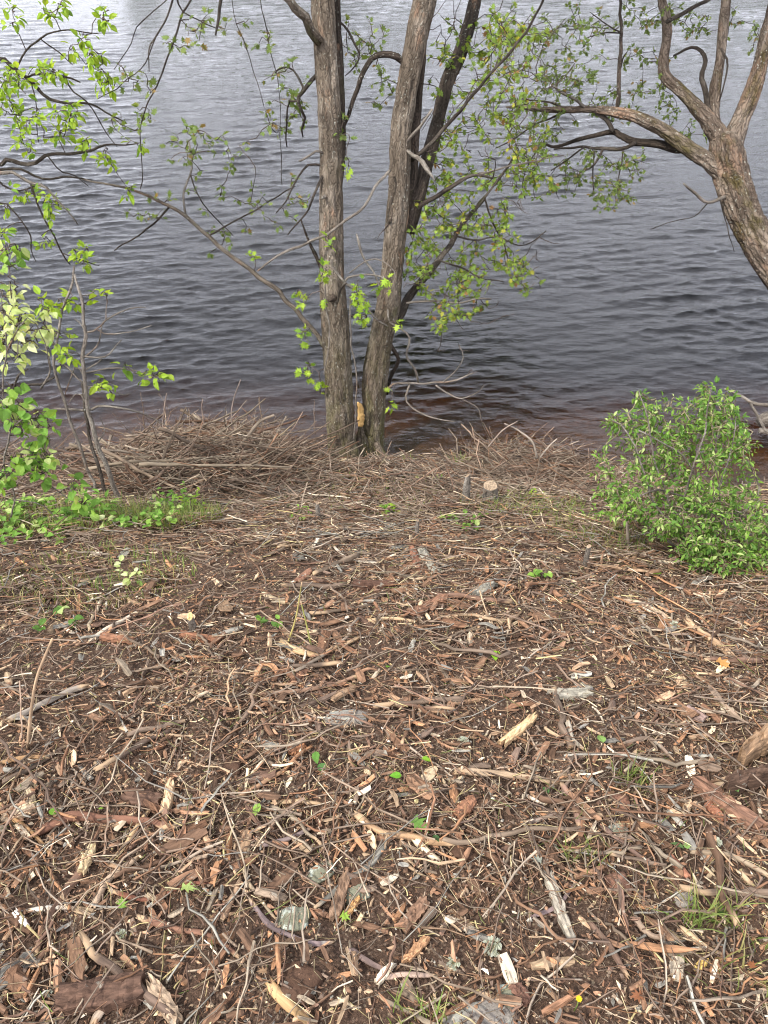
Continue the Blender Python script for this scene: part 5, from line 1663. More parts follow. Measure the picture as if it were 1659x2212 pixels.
    hero_slab(c, d, w, col, label, th, name, cat, curl=.12 if name == 'wood_splinter' else .2, rag=.035 if name == 'wood_splinter' else .02)

# rotten logs at the right edge
hero_slab((1592, 1655), (1740, 1545), 32, (0.25, 0.16, 0.095), 'rotten tan log cut off by the right edge', .05, 'log', 'log', curl=.28, nseg=22, rag=.03)
hero_slab((1555, 1715), (1740, 1668), 26, (0.085, 0.052, 0.036), 'dark rotten log at the right edge', .045, 'log', 'log', curl=.25, nseg=22, rag=.03)
hero_stick([(1393, 1136), (1430, 1140), (1500, 1150)], 28, (0.25, 0.18, 0.13), 'sawn log with a pale end at the foot of the bush', 'log', 'log', 0.0)

# leaning stems that stand out of the litter
def upright(pts, w, col, label, name, cat, dy=0.0):
    W = []
    q, t0 = hit(*pts[0])
    for k, (u, v) in enumerate(pts):
        p, t_ = px(u, v, q[1] + dy * k)
        W.append([*p, 0.5 * w / FPX * t_ * (1 - .35 * k / (len(pts) - 1))])
    S, L = spline(np.array(W), 30)
    V, Q, T, loc = tube(S[:, :3], S[:, 3], 8, seed=pts[0][0])
    wd = np.zeros(len(V))
    wd[-18:] = 1
    b = Batch()
    b.add(V, Q, T, loc=loc * .5, wood=wd)
    o = link(name, b.mesh(name, M['stick_obj'], S[0, :3]))
    o.location = S[0, :3]
    o.color = (*col, 1)
    tag(o, label, cat)


upright([(60, 1617), (66, 1547), (80, 1463), (113, 1380)], 8, (0.36, 0.25, 0.16), 'slender tan stem standing up out of the litter at left', 'dry_stem', 'stem', .01)
upright([(622, 1390), (640, 1330), (652, 1258)], 4, (0.40, 0.34, 0.12), 'yellow bent straw stalk standing above the peeled stick', 'dry_stem', 'stem', .01)
upright([(672, 1395), (660, 1340), (650, 1300)], 4, (0.34, 0.34, 0.10), 'green-yellow straw stalk beside the yellow one', 'dry_stem', 'stem', .01)
upright([(1356, 1185), (1356, 1150), (1352, 1112)], 8, (0.34, 0.28, 0.22), 'grey twig standing upright left of the bush', 'dry_stem', 'stem', .0)
upright([(1535, 1425), (1540, 1370), (1560, 1300)], 3, (0.22, 0.16, 0.13), 'thin brown twig standing above the straight pole', 'dry_stem', 'stem', .0)

# ------------------------------------------------------------------ cut stumps and stubs
def stump(u, v, wpx, hpx, label, col, slant=0.3, tip=0.9, name='stump'):
    q, t_ = hit(u, v)
    h_ = hpx / FPX * t_ / 0.80
    r_ = 0.5 * wpx / FPX * t_
    root = empty(name, q)
    tag(root, label, 'stump', 'cut stumps below the mound')
    n = 12
    P = np.zeros((n, 3))
    P[:, 2] = np.linspace(-0.05, h_, n)
    P[:, 0] = 0.1 * r_ * np.sin(np.linspace(0, 3, n))
    rad = r_ * np.interp(np.linspace(0, 1, n), [0, .2, .75, 1], [1.25, 1.02, .95, tip])
    V, Q, T, loc = tube(P, rad, 22, furrow(r_ * .16, 20 / r_ * .05, 5), cap=False, seed=u)
    ang = R.uniform(0, 6.28)
    tz = (V[:, 2] / h_).clip(0, 1) ** 4
    V[:, 2] += tz * slant * (V[:, 0] * math.cos(ang) + V[:, 1] * math.sin(ang)) * 1.2
    b = Batch()
    b.add(V, Q, None, loc=loc)
    link('stump_side', b.mesh('stump_side', M['branch_pale'], (0, 0, 0)), root)
    rim = V[-22:]
    ctr = rim.mean(0)
    rings = [rim * .985 + ctr * .015, rim * .6 + ctr * .4 + R.normal(0, .1 * r_, (22, 3)) * [0, 0, 1], ctr[None] + [[0, 0, .05 * r_]]]
    VV = np.vstack(rings)
    j = np.arange(22)
    Qc = np.stack([j, (j + 1) % 22, 22 + (j + 1) % 22, 22 + j], -1)
    Tc = np.stack([22 + j, 22 + (j + 1) % 22, np.full(22, 44)], -1)
    b = Batch()
    b.add(VV, Qc, Tc, loc=VV, wood=0)
    o = link('cut_face', b.mesh('cut_face', M['stick_obj']), root)
    o.color = (*col, 1)


stump(1004, 1092, 17, 66, 'tall narrow gnawed stump left of the squat one', (0.26, 0.19, 0.13), .8, .55)
stump(1054, 1092, 34, 44, 'squat cut stump with a pale top on the mound', (0.30, 0.225, 0.155), .12, .9)
stump(688, 1128, 10, 44, 'small thin cut stub below the maple', (0.30, 0.22, 0.15), .6, .7, 'stump_stub')
stump(900, 1165, 9, 44, 'small upright stub amid green shoots', (0.28, 0.2, 0.14), .6, .6, 'stump_stub')
stump(1262, 1222, 11, 46, 'small brown stub below the right twig heap', (0.30, 0.22, 0.15), .4, .85, 'stump_stub')
stump(418, 1365, 16, 40, 'torn yellow-topped stub left of the bank centre', (0.62, 0.44, 0.20), .8, .8, 'stump_stub')

# ------------------------------------------------------------------ brush heaps by the water
def heap(u0, u1, v0, v1, hgt, n_single, n_mass, label_s, label_m, group, len_s=(.35, .9), rad_s=(.004, .013)):
    P = np.array([hit(u, v)[0] for u in np.linspace(u0, u1, 8) for v in np.linspace(v0, v1, 4)])
    c = P.mean(0)
    ex = (P[:, 0].max() - P[:, 0].min()) / 2
    ey = (P[:, 1].max() - P[:, 1].min()) / 2

    def zf(XY):
        d2 = ((XY[:, 0] - c[0]) / ex) ** 2 + ((XY[:, 1] - c[1]) / ey) ** 2
        return R.random(len(XY)) ** .7 * hgt * np.clip(1.15 - d2, .05, 1) + .005

    def pts(n):
        th = R.uniform(0, 6.28, n)
        r = np.sqrt(R.random(n))
        return np.stack([c[0] + ex * r * np.cos(th), c[1] + ey * r * np.sin(th)], 1)
    b = Batch()
    twigs_mass(b, 0, 0, 0, 1, (.15, .6), (.0014, .0042), tw_long, dict(twig=7, dry=4, bark=1.5, pale=.3), .34, 0, 3, where=pts(n_mass), zfun=zf)
    o = link('brush_twigs', b.mesh('brush_twigs', M['stick_attr']))
    tag(o, label_m, 'twigs', kind='stuff')
    XY = pts(n_single)
    zz = zf(XY)
    for i in range(n_single):
        L = R.uniform(*len_s)
        r0 = math.exp(R.uniform(math.log(rad_s[0]), math.log(rad_s[1])))
        yaw = R.normal(0.1, .75)
        pit = R.normal(0, .26)
        d = np.array([math.cos(yaw) * math.cos(pit), math.sin(yaw) * math.cos(pit), math.sin(pit)])
        nseg = 16
        t = np.linspace(-.5, .5, nseg)
        bend = R.normal(0, .10, 3)
        C = np.array([XY[i, 0], XY[i, 1], height(XY[i, 0], XY[i, 1]) + zz[i] + .015]) + t[:, None] * L * d + (t[:, None] ** 2 - .08) * L * bend
        C += np.cumsum(R.normal(0, .004, (nseg, 3)), 0)
        C[:, 2] = np.maximum(C[:, 2], height(C[:, 0], C[:, 1]) + r0)
        b = Batch()
        V, Q, T, loc = tube(C, r0 * np.linspace(1.1, .4, nseg) * (1 + .12 * R.uniform(-1, 1, nseg)), 7, seed=i)
        wd = np.zeros(len(V))
        wd[-1] = .6
        b.add(V, Q, T, loc=loc * .5, wood=wd)
        for _ in range(R.integers(1, 4)):
            k = R.integers(4, nseg - 2)
            dd = d * .7 + R.normal(0, .5, 3)
            dd /= np.linalg.norm(dd)
            l2 = L * R.uniform(.12, .35)
            C2 = C[k] + np.linspace(0, 1, 6)[:, None] * l2 * dd + np.cumsum(R.normal(0, .006, (6, 3)), 0)
            C2[:, 2] = np.maximum(C2[:, 2], height(C2[:, 0], C2[:, 1]))
            V, Q, T, loc = tube(C2, np.linspace(r0 * .45, .0012, 6), 5, seed=i + .5)
            b.add(V, Q, T, loc=loc * .5)
        o = link('brush_stick', b.mesh('brush_stick', M['stick_obj'], C[0]))
        o.location = C[0]
        cc_, kk = pick(dict(twig=7, dry=4, bark=1.5, pale=.15))
        cc_ = cc_ * .85
        o.color = (*cc_, 1)
        fx_ = (XY[i, 0] - c[0]) / ex
        fy_ = (XY[i, 1] - c[1]) / ey
        sw = ('thin ' if r0 < rad_s[0] * 1.45 else 'stout ' if r0 > rad_s[0] * 2.0 else '') + ('short ' if L < len_s[0] * 1.45 else 'long ' if L > len_s[1] * .78 else '')
        where = ('front ' if fy_ < -.25 else 'water side ' if fy_ > .3 else '') + ('left' if fx_ < -.35 else 'right' if fx_ > .35 else 'middle')
        tag(o, label_s.format(tone=sw + TONE[kk]) + ', ' + where + ' part', 'stick', group)


heap(235, 655, 960, 1085, .31, 120, 1900, 'bare {tone} branch in the left brush heap', 'tangle of fine bare twigs in the left brush heap', 'branches of the left brush heap')
heap(-60, 250, 985, 1090, .12, 24, 500, 'bare {tone} branch behind the left vine', 'fine twigs on the shore behind the left vine', 'branches behind the left vine')
heap(990, 1280, 985, 1050, .10, 50, 700, 'bare {tone} branch in the right twig heap', 'tangle of fine bare twigs in the right twig heap', 'branches of the right twig heap', (.25, .7), (.003, .007))
heap(1180, 1420, 1020, 1110, .05, 22, 420, 'bare {tone} branch between right heap and bush', 'fine twigs between the right heap and the bush', 'branches beside the bush', (.25, .6), (.003, .006))
heap(560, 1150, 1030, 1120, .04, 26, 900, 'bare {tone} branch lying across the mound', 'thin twigs strewn over the mound', 'branches on the mound', (.2, .5), (.003, .006))


def heap_stick(pts, Y0, Y1, w, col, label):
    W = []
    for k, (u, v) in enumerate(pts):
        q, t_ = px(u, v, Y0 + (Y1 - Y0) * k / (len(pts) - 1))
        W.append([*q, .5 * w / FPX * t_ * (1 - .4 * k / (len(pts) - 1))])
    S, L = spline(np.array(W), 26)
    V, Q, T, loc = tube(S[:, :3], S[:, 3], 8, lambda lx, ly, lz, rr: .12 * rr * vn(lx * 200, ly * 200, lz * 30), seed=pts[0][0])
    wd = np.zeros(len(V))
    wd[-2:] = .7
    b = Batch()
    b.add(V, Q, T, loc=loc * .5, wood=wd)
    o = link('brush_stick', b.mesh('brush_stick', M['stick_obj'], S[0, :3]))
    o.location = S[0, :3]
    o.color = (*col, 1)
    tag(o, label, 'stick')


heap_stick([(500, 985), (530, 950), (560, 912), (592, 897)], 3.85, 3.95, 9, (0.30, 0.24, 0.18), 'thick grey branch poking up with a cut end from the left brush heap')
heap_stick([(285, 985), (340, 1000), (395, 990), (470, 1000)], 3.75, 3.8, 10, (0.27, 0.20, 0.15), 'long thick branch across the front of the left brush heap')
heap_stick([(350, 935), (355, 880), (360, 850)], 4.0, 4.05, 3.5, (0.22, 0.17, 0.14), 'thin twig standing upright in the left brush heap')
heap_stick([(505, 960), (500, 900), (505, 862), (520, 820)], 4.0, 4.05, 3.5, (0.24, 0.19, 0.16), 'tallest bare twig standing out of the left brush heap')
heap_stick([(440, 915), (436, 880), (438, 862)], 4.0, 4.05, 3, (0.2, 0.15, 0.12), 'short bare twig standing out of the left brush heap')
heap_stick([(280, 965), (330, 1005), (370, 1040)], 3.8, 3.65, 5, (0.32, 0.27, 0.22), 'pale branch slanting down the left brush heap')
heap_stick([(1160, 990), (1150, 955), (1120, 930), (1090, 915)], 3.95, 4.0, 5, (0.33, 0.28, 0.23), 'curved pale branch arching from the right twig heap')
heap_stick([(1165, 990), (1185, 965), (1203, 948)], 3.95, 4.0, 4, (0.33, 0.28, 0.23), 'forked pale twig rising from the right twig heap')
heap_stick([(1055, 965), (1085, 930), (1118, 910)], 3.95, 4.0, 4, (0.28, 0.22, 0.18), 'thin branch rising over the water from the right twig heap')
heap_stick([(250, 1150), (290, 1080), (330, 1050)], 3.4, 3.5, 5, (0.5, 0.45, 0.38), 'pale bent twig leaning at the foot of the dead sapling')

# driftwood in the water at the right edge
dq = np.array([2.95, 4.5, 0.05])
dr = empty('driftwood', dq)
tag(dr, 'bleached driftwood snag lying in the water at the right edge', 'driftwood')


def drift(pts, Y0, Y1, mat='branch_pale'):
    W = []
    for k, (u, v, w) in enumerate(pts):
        q, t_ = px(u, v, Y0 + (Y1 - Y0) * k / (len(pts) - 1))
        W.append([*q, .5 * w / FPX * t_])
    S, L = spline(np.array(W), 40)
    V, Q, T, loc = tube(S[:, :3], S[:, 3], 20, furrow(.004, 60, 9), seed=pts[0][0])
    b = Batch()
    b.add(V, Q, T, loc=loc)
    link('snag_branch', b.mesh('snag_branch', M[mat], dq), dr)


drift([(1800, 880, 44), (1720, 890, 40), (1659, 905, 34), (1640, 915, 24)], 4.5, 4.55, 'branch_pale')
drift([(1680, 875, 9), (1630, 872, 8), (1600, 855, 6), (1565, 840, 4)], 4.5, 4.6)
drift([(1622, 872, 6), (1640, 905, 6), (1655, 932, 5)], 4.5, 4.4)
drift([(1640, 930, 12), (1680, 935, 16), (1760, 930, 22)], 4.42, 4.4)
drift([(1700, 960, 30), (1760, 945, 40), (1850, 930, 46)], 4.4, 4.4, 'bark_dark')

# ------------------------------------------------------------------ stones and clods
def rock_mat(name, a, b_, lich):
    m, t, out = new_mat(name)
    v = nd(t, 'ShaderNodeTexCoord').outputs['Object']
    n1 = nz(t, v, 18, 6, .65)
    n2 = nz(t, v, 90, 5, .7)
    c = mixc(t, ramp(t, n1, [(.35, 0.), (.65, 1.)]), a, b_)
    c = mixc(t, ramp(t, n2, [(.5, 0.), (.7, .7)]), c, tuple(x * .45 for x in a))
    if lich:
        c = mixc(t, ramp(t, nz(t, v, 32, 4, .6), [(.55, 0.), (.62, .85)]), c, lich)
    princ(t, out, c, .9, bump(t, n2, .8, .006), .2)
    return m


M['rock'] = rock_mat('grey_stone', (0.20, 0.175, 0.15), (0.30, 0.27, 0.235), (0.36, 0.36, 0.31))
M['rock_lichen'] = rock_mat('lichened_stone', (0.15, 0.15, 0.105), (0.24, 0.24, 0.17), (0.42, 0.46, 0.40))
M['rock_brown'] = rock_mat('brown_stone', (0.20, 0.10, 0.065), (0.28, 0.155, 0.105), None)
M['clod'] = rock_mat('soil_clod', (0.075, 0.042, 0.027), (0.105, 0.060, 0.039), None)


def stone(u, v, wpx, hpx, mat, label, name='stone', cat='stone', flat=.4, sink=.25):
    q, t_ = hit(u, v)
    a = .5 * wpx / FPX * t_
    bb = .5 * hpx / FPX * t_ / .85
    nu, nv = 26, 15
    th = np.arange(nu) / nu * 2 * np.pi
    ph = np.linspace(0, np.pi, nv)[1:-1]
    TH, PH = np.meshgrid(th, ph)
    D = np.stack([np.sin(PH) * np.cos(TH), np.sin(PH) * np.sin(TH), np.cos(PH)], -1).reshape(-1, 3)
    D = np.vstack([D, [[0, 0, 1]], [[0, 0, -1]]])
    sd = u * .013
    r = 1 + .22 * vn(D[:, 0] * 1.6 + sd, D[:, 1] * 1.6, D[:, 2] * 1.6) + .10 * fbm(D[:, 0] * 4 + sd, D[:, 1] * 4, D[:, 2] * 4, oct=3)
    pw = np.sign(D) * np.abs(D) ** .75
    V = pw * r[:, None] * np.array([a, bb, max(a, bb) * flat])
    nrow = nv - 2
    i = np.arange(nrow - 1)[:, None] * nu
    j = np.arange(nu)[None]
    Q = np.stack([i + j, i + nu + j, i + nu + (j + 1) % nu, i + (j + 1) % nu], -1).reshape(-1, 4)
    jj = np.arange(nu)
    T = np.vstack([np.stack([jj, (jj + 1) % nu, np.full(nu, nrow * nu)], -1), np.stack([(nrow - 1) * nu + (jj + 1) % nu, (nrow - 1) * nu + jj, np.full(nu, nrow * nu + 1)], -1)])
    o = link(name, mk_mesh(name, V, [Q, T], mat=M[mat]))
    z = max(a, bb) * flat
    o.location = (q[0], q[1], q[2] + z * (1 - 2 * sink) * .6)
    n_ = ground_normal(np.array([q[0]]), np.array([q[1]]))[0]
    o.rotation_euler = Vector(n_).to_track_quat('Z', 'Y').to_euler()
    tag(o, label, cat)


stone(1040, 2200, 170, 70, 'rock', 'wide grey stone at the bottom edge', flat=.12, sink=.3)
stone(1100, 2150, 54, 44, 'rock_lichen', 'yellow-spotted grey stone just above the wide grey one')
stone(752, 1552, 96, 40, 'rock', 'flat smooth grey stone in the bank centre', flat=.22)
stone(1338, 1917, 52, 56, 'rock_brown', 'rounded brown stone in the right litter')
stone(770, 1930, 58, 40, 'rock_lichen', 'mossy yellow-green stone in the near litter')
stone(636, 1988, 64, 48, 'rock_lichen', 'grey lichened stone left of the mossy stone', flat=.3)
stone(1340, 1735, 46, 34, 'rock_brown', 'dull brown stone above the rounded one')
stone(697, 1885, 60, 34, 'rock_lichen', 'pale green lichened stone above the purplish branch', flat=.25)
stone(1480, 1945, 44, 36, 'rock', 'dark grey stone beside the grass tuft at right', flat=.3)
stone(1338, 1800, 40, 40, 'rock_lichen', 'small lichened stone above the rounded brown one', flat=.3)
stone(645, 2128, 84, 72, 'clod', 'smooth dark clod of soil in the near litter', 'soil_clod', 'clod', .35)
stone(1003, 1843, 60, 34, 'clod', 'dark clod of soil at the end of the thick tan stick', 'soil_clod', 'clod', .35)
stone(770, 1895, 70, 40, 'clod', 'dark clod of soil above the mossy stone', 'soil_clod', 'clod', .3)
stone(500, 1660, 44, 30, 'clod', 'dark clod of soil left of the tan stick with a cut tip', 'soil_clod', 'clod', .35)
stone(1265, 1485, 30, 20, 'rock', 'small grey stone beside the mossy bark plate', flat=.3)
for (u, v, w) in ((1320, 1018, 14), (1300, 1008, 10), (1345, 1010, 12), (1270, 1002, 9), (1335, 1028, 10), (1365, 1018, 11)):
    q, _t = hit(u, v)
    stone(u, v, w, w * .7, 'rock', 'small rounded pebble on the wet shore left of the bush', 'pebble', 'pebble', .5)
for o in [x for x in bpy.data.objects if x.name.startswith('pebble')]:
    o['group'] = 'pebbles on the wet shore'

# lichen tufts
LV, LT = [], []
for k in range(46):
    a, e = R.uniform(0, 6.28), R.uniform(.2, 1.5)
    d = np.array([math.cos(a) * math.cos(e), math.sin(a) * math.cos(e), math.sin(e)])
    sd_ = np.cross(d, R.normal(0, 1, 3))
    sd_ /= np.linalg.norm(sd_)
    i0 = len(LV)
    LV += [d * .2, d * .7 + sd_ * .16, d * .7 - sd_ * .16, d * R.uniform(.9, 1.1) + sd_ * .2, d * R.uniform(.9, 1.1) - sd_ * .2]
    LT += [(i0, i0 + 1, i0 + 2), (i0 + 1, i0 + 3, i0 + 2), (i0 + 2, i0 + 3, i0 + 4)]
LVa = np.array(LV) * [1, 1, .7]
lich_me = mk_mesh('lichen_tuft', LVa, [LT], loc=LVa, smooth=False, mat=M['leaf_obj'])
for (u, v, w, lab) in ((978, 2085, 32, 'pale grey-green lichen tuft left of the wide stone'), (1000, 1608, 26, 'lichen tuft on bark below the tan splinter'), (1545, 1825, 24, 'lichen tuft above the long grey-tan branch'), (1060, 2050, 46, 'spread of pale lichen right of the tan split chip'), (1065, 2040, 30, 'lichen tuft beside the spread of pale lichen'), (805, 1925, 14, 'small white lichen tuft right of the mossy stone'), (1455, 1355, 22, 'pale lichen tuft beside the straight pole'), (265, 2025, 26, 'blue-grey lichen tuft in the left litter'), (110, 2150, 18, 'small lichen tuft in the bottom left corner')):
    q, t_ = hit(u, v)
    s = .5 * w / FPX * t_
    o = link('lichen_tuft', lich_me)
    o.location = (q[0], q[1], q[2] + .012)
    o.scale = (s, s, s * .8)
    o.rotation_euler = (0, 0, u)
    o.color = (0.44, 0.47, 0.40, 1)
    tag(o, lab, 'lichen')

# ------------------------------------------------------------------ fallen leaves, weeds, grass
def ground_leaf(u, v, wpx, shape, col, label, group=None):
    q, t_ = hit(u, v)
    s = wpx / FPX * t_
    o = link('fallen_leaf', LEAF_ME[shape])
    n = ground_normal(np.array([q[0]]), np.array([q[1]]))[0] + R.normal(0, .22, 3)
    n /= np.linalg.norm(n)
    a = R.uniform(0, 6.28)
    d = np.array([math.cos(a), math.sin(a), 0.])
    d -= n * d.dot(n)
    d /= np.linalg.norm(d)
    x = np.cross(d, n)
    m = np.eye(4)
    m[:3, 0], m[:3, 1], m[:3, 2] = x * s, d * s, n * s
    m[:3, 3] = q + n * .03 - d * s * .5
    o.matrix_basis = Matrix(m.tolist())
    o.color = (*col, 1)
    tag(o, label, 'leaf', group)


GR, LG = (0.13, 0.28, 0.03), (0.26, 0.42, 0.06)
for (u, v, w, sh, c, lab) in (
        (1068, 1430, 26, 'round', (0.24, 0.48, 0.03), 'bright lime leaf lying right of the bank centre'), (850, 1686, 26, 'ovate', (0.14, 0.36, 0.03), 'glossy green leaf left of the lime one near the long stick'),
        (917, 1664, 24, 'round', (0.24, 0.46, 0.04), 'lime leaf standing at the left end of the long tan stick'), (905, 1803, 46, 'maple', (0.17, 0.32, 0.07), 'broad green maple leaf beside the thick tan stick'),
        (1410, 1256, 34, 'maple', (0.20, 0.38, 0.05), 'green maple leaf lying below the bush'), (410, 1945, 38, 'maple', (0.42, 0.55, 0.18), 'pale green folded leaf above the red-brown stick'),
        (840, 1460, 14, 'round', GR, 'tiny green leaf in the bank centre'), (1155, 1872, 24, 'maple', (0.30, 0.32, 0.26), 'pale grey dead maple leaf right of the soil clod'),
        (258, 1960, 26, 'maple', (0.24, 0.40, 0.08), 'green leaf below the curved red stick'), (758, 1990, 24, 'maple', LG, 'light green leaf beside the orange wedge'),
        (560, 1760, 30, 'ovate', (0.26, 0.42, 0.08), 'light green seedling leaf under the level tan stick'), (125, 1760, 24, 'ovate', GR, 'green leaf at the left end of the barked branch'),
        (1292, 1612, 24, 'round', (0.22, 0.36, 0.10), 'dull green leaf left of the slim brown stick'), (1545, 1983, 26, 'maple', (0.10, 0.20, 0.06), 'dark green leaf right of the grass tuft'),
        (1455, 1850, 30, 'ovate', (0.10, 0.17, 0.06), 'dark folded leaf left of the long grey-tan branch'), (1485, 1843, 18, 'round', (0.22, 0.36, 0.10), 'small green leaf beside the dark folded leaf'),
        (1583, 1720, 22, 'ovate', (0.18, 0.32, 0.10), 'green leaf on the soil right of the bark slab'), (1175, 1725, 22, 'ovate', (0.08, 0.16, 0.05), 'dark green leaf below the long tan stick'),
        (690, 1650, 30, 'ovate', (0.12, 0.26, 0.05), 'green seedling leaf in the bank centre below the bright rust flake'), (700, 1670, 24, 'round', (0.08, 0.18, 0.05), 'dark green round leaf beside the seedling leaf'),
        (935, 1835, 20, 'round', (0.08, 0.16, 0.06), 'dark green leaf below the broad maple leaf'), (215, 1765, 12, 'narrow', LG, 'tiny lime leaf behind the barked branch'),
        (560, 2120, 22, 'maple', (0.34, 0.22, 0.13), 'curled brown dead leaf left of the soil clod'), (1360, 2165, 30, 'maple', (0.28, 0.12, 0.06), 'rust-brown dead leaf in the bottom right litter'),
        (1225, 2165, 22, 'maple', (0.30, 0.15, 0.08), 'curled rust leaf above the yellow flower'), (1630, 2110, 26, 'maple', (0.32, 0.13, 0.06), 'orange dead leaf by the right edge'),
        (1560, 1450, 34, 'maple', (0.55, 0.30, 0.10), 'torn orange rotten leaf near the right edge'), (1460, 1420, 26, 'maple', (0.48, 0.36, 0.24), 'cream dead leaf left of the straight pole')):
    ground_leaf(u, v, w, sh, c, lab)


def weed(u, v, n, spread, hgt, shape, kind, size, label, name='weed', group=None, stems=None):
    q, t_ = hit(u, v)
    root = empty(name, q)
    tag(root, label, 'plant', group)
    L, b = [], Batch()
    for k in range(stems or max(2, n // 5)):
        a = R.uniform(0, 6.28)
        r = spread * math.sqrt(R.random())
        foot = np.array([q[0] + r * math.cos(a), q[1] + r * math.sin(a), 0])
        foot[2] = height(foot[0], foot[1])
        tip = foot + np.array([R.normal(0, .25) * hgt, R.normal(0, .25) * hgt, hgt * R.uniform(.6, 1.15)])
        t = np.linspace(0, 1, 6)[:, None]
        C = foot + (tip - foot) * t + R.normal(0, .02 * hgt, 3) * np.sin(t * 3.14)
        V, Q, T, loc = tube(C, np.linspace(.0016, .0008, 6), 4, cap=False)
        b.add(V, Q, None, (0.14, 0.20, 0.05), loc)
        for _ in range(max(2, n // (stems or max(2, n // 5)))):
            f = R.uniform(.35, 1)
            p = foot + (tip - foot) * f
            a2 = R.uniform(0, 6.28)
            d = np.array([math.cos(a2), math.sin(a2), R.uniform(-.1, .6)])
            L.append((p, d, np.array([0, 0, 1.]) + R.normal(0, .25, 3), R.uniform(*size), green(kind), shape))
    link('stem', b.mesh('stem', M['stick_attr'], q), root)
    put_leaves(L, root, np.array(q), 10, 'foliage', 'stuff')


for (u, v, n, sp_, h_, sh, kd, sz, lab) in (
        (365, 1120, 80, .10, .16, 'ovate', 'bush', (.018, .035), 'feathery green weed growing at the right end of the weed patch'),
        (325, 1140, 70, .12, .12, 'round', 'bush', (.018, .035), 'low clover-like weed beside the feathery one'),
        (420, 1110, 50, .09, .10, 'narrow', 'bright', (.02, .04), 'sparse light green weed in front of the left brush heap'),
        (225, 1120, 60, .10, .12, 'narrow', 'bush', (.03, .05), 'dark green weed at the foot of the dead sapling'),
        (150, 1135, 80, .13, .09, 'ovate', 'bush', (.025, .045), 'leafy weed clump beneath the fallen pole'),
        (70, 1120, 90, .15, .10, 'ovate', 'bush', (.025, .045), 'leafy weed clump left of the fallen pole end'),
        (15, 1140, 70, .12, .10, 'round', 'bush', (.025, .045), 'leafy weed clump at the left edge under the vine'),
        (90, 1165, 60, .16, .07, 'ovate', 'bush', (.022, .04), 'low weed sprigs in front of the left clumps'),
        (120, 1350, 16, .08, .06, 'round', 'shrub', (.02, .035), 'ivy-like sprig in the left litter'),
        (255, 1270, 16, .08, .10, 'ovate', 'pale', (.02, .035), 'pale limp sprig right of the weed patch'),
        (1140, 1080, 60, .12, .06, 'narrow', 'bright', (.015, .03), 'low yellow-green weed right of the squat stump'),
        (1010, 1135, 70, .12, .07, 'round', 'bush', (.015, .03), 'low green weed below the gnawed stump'),
        (850, 1125, 30, .06, .08, 'ovate', 'bright', (.02, .04), 'small green seedlings beside a stub on the mound'),
        (1290, 1130, 40, .12, .06, 'narrow', 'bush', (.015, .03), 'thin weeds left of the standing twig'),
        (930, 1045, 24, .08, .05, 'narrow', 'bush', (.015, .03), 'tiny sprigs right of the maple foot'),
        (590, 1350, 12, .04, .06, 'ovate', 'shrub', (.018, .03), 'small light seedling left of the yellow straw stalk'),
        (1150, 1250, 16, .06, .05, 'round', 'bush', (.015, .03), 'small green sprig in the twig mat'),
        (640, 1120, 20, .08, .05, 'narrow', 'bush', (.015, .03), 'sparse green sprigs on the left of the mound')):
    weed(u, v, n, sp_, h_, sh, kd, sz, lab)


def grass(u, v, n, spread, hgt, label, cols=((0.14, 0.21, 0.05), (0.21, 0.27, 0.08), (0.32, 0.30, 0.13)), as_stuff=False, name='grass_tuft'):
    q, t_ = hit(u, v)
    b = Batch()
    for k in range(n):
        a = R.uniform(0, 6.28)
        r = spread * math.sqrt(R.random())
        f = np.array([q[0] + r * math.cos(a), q[1] + r * math.sin(a) * .7, 0])
        f[2] = height(f[0], f[1]) - .003
        L = hgt * R.uniform(.5, 1.2)
        a2 = R.uniform(0, 6.28)
        d = np.array([math.cos(a2), math.sin(a2), 0])
        lean = R.uniform(.2, .9)
        w = R.uniform(.0010, .0024)
        sd_ = np.array([-d[1], d[0], 0]) * w
        V = []
        for i, t in enumerate((0, .35, .7, 1)):
            p = f + np.array([0, 0, 1.]) * L * (t - .35 * lean * t * t) + d * L * lean * t * t * .8
            ww = (1, .9, .6, .05)[i]
            V += [p - sd_ * ww, p + sd_ * ww]
        b.add(np.array(V), [(0, 1, 3, 2), (2, 3, 5, 4), (4, 5, 7, 6)], None, np.array(cols[R.integers(len(cols))]) * R.uniform(.8, 1.2))
    o = link(name, b.mesh(name, M['leaf_attr'], q))
    o.location = q
    tag(o, label, 'grass', kind='stuff' if as_stuff else None)


grass(1500, 1990, 34, .04, .11, 'green grass tuft in the right litter')
grass(1565, 1990, 30, .04, .10, 'thin grass tuft beside the dark green leaf')
grass(905, 2205, 40, .06, .09, 'short grass blades at the bottom edge left of the wide stone')
grass(1365, 1690, 50, .05, .07, 'fine wispy grass tuft above the dull brown stone')
grass(995, 1010, 60, .05, .12, 'grass tuft right of the maple foot at the water')
grass(815, 985, 60, .05, .14, 'grass tuft growing between the maple stems')
grass(880, 1000, 40, .06, .08, 'thin grass by the right foot of the maple')
grass(1640, 2100, 22, .10, .12, 'loose grass stalks by the right edge near the orange leaf')
grass(1260, 1850, 30, .05, .07, 'little grass sprout left of the rounded brown stone')
grass(130, 1120, 1100, .38, .10, 'grass growing under the weeds at left', as_stuff=True, name='grass')
grass(370, 1125, 800, .25, .12, 'grass around the feathery weed', as_stuff=True, name='grass')
grass(1120, 1100, 900, .32, .08, 'sparse grass around the stumps', as_stuff=True, name='grass')
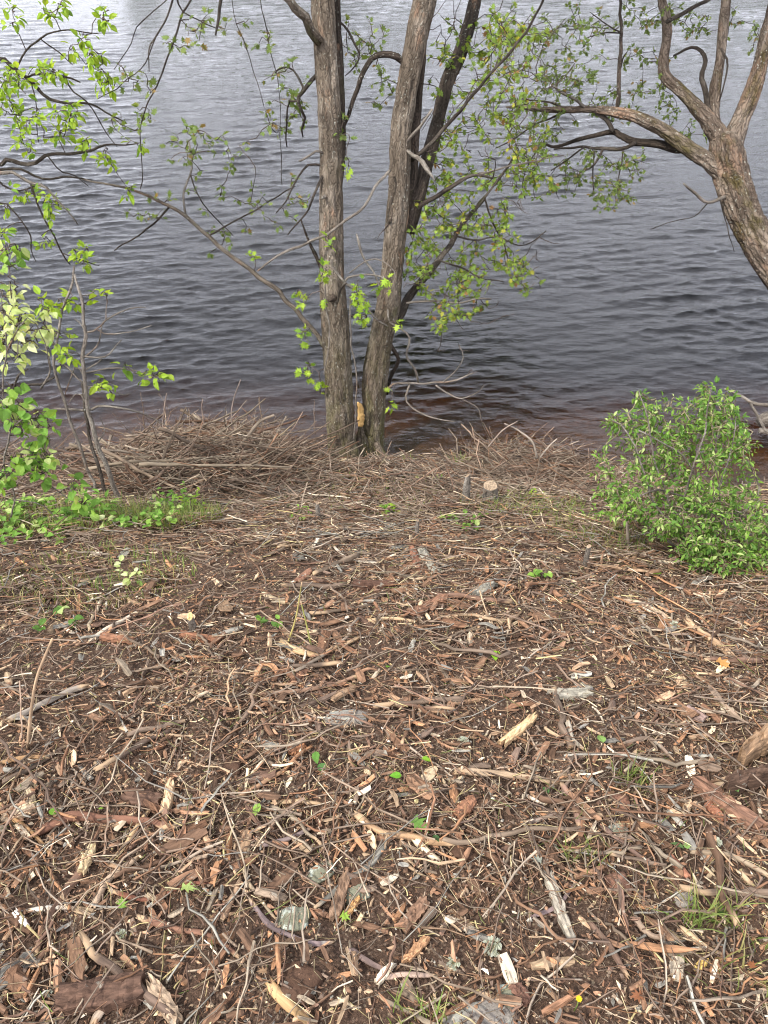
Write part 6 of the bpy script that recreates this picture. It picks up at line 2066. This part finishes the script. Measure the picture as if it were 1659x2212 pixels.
grass(760, 1080, 700, .5, .06, 'sparse grass over the mound', as_stuff=True, name='grass')
grass(200, 1250, 500, .4, .07, 'sparse grass below the left weeds', as_stuff=True, name='grass')
grass(1320, 1160, 500, .3, .08, 'sparse grass left of the bush', as_stuff=True, name='grass')

# yellow flower and clover
q, t_ = hit(1240, 2184)
root = empty('yellow_flower', q)
tag(root, 'tiny yellow flower at the bottom edge', 'flower')
b = Batch()
V, Q, T, loc = tube(np.array([q, q + [.003, .003, .02], q + [.004, .008, .04]]), np.array([.0012, .001, .001]), 5)
b.add(V, Q, T, (0.15, 0.22, 0.05), loc)
link('stem', b.mesh('stem', M['stick_attr'], q), root)
v0, t0 = LEAF['round']
pm = mk_mesh('petal', v0, [t0], loc=v0, smooth=False, mat=M['leaf_obj'])
for k in range(9):
    a = k * .7
    d = np.array([math.cos(a), math.sin(a), .35])
    Xv, D, N = basis(d[None], np.array([[0, 0, 1.]]))
    s = .0065
    m = np.eye(4)
    m[:3, 0], m[:3, 1], m[:3, 2], m[:3, 3] = Xv[0] * s, D[0] * s, N[0] * s, (.004, .008, .04)
    o = link('petal', pm, root)
    o.matrix_basis = Matrix(m.tolist())
    o.color = (0.75, 0.55, 0.02, 1)

# ------------------------------------------------------------------ far wood on the other side of the river
FW = Batch()
for k in range(150):
    x = R.uniform(-40, 150)
    y = R.uniform(130, 150)
    z0 = height(x, y)
    hh = R.uniform(10, 18)
    V, Q, T, loc = tube(np.array([[x, y, z0], [x, y, z0 + hh * .4], [x, y, z0 + hh * .8]]), np.array([.3, .2, .1]), 5, cap=False)
    FW.add(V, Q, None, (0.06, 0.05, 0.04), loc)
    for _ in range(110):
        p = blob((x, y, z0 + hh * .58), (2.6, 2.6, hh * .42), 1)[0]
        a = R.normal(0, 1, (3, 3)) * .8
        FW.add(p + a, None, [(0, 1, 2)], np.array((0.05, 0.085, 0.02)) * R.uniform(.6, 1.4), a)
o = link('far_wood', FW.mesh('far_wood', M['leaf_attr'], smooth=False))
tag(o, 'distant green wood on the far bank', 'wood', kind='stuff')
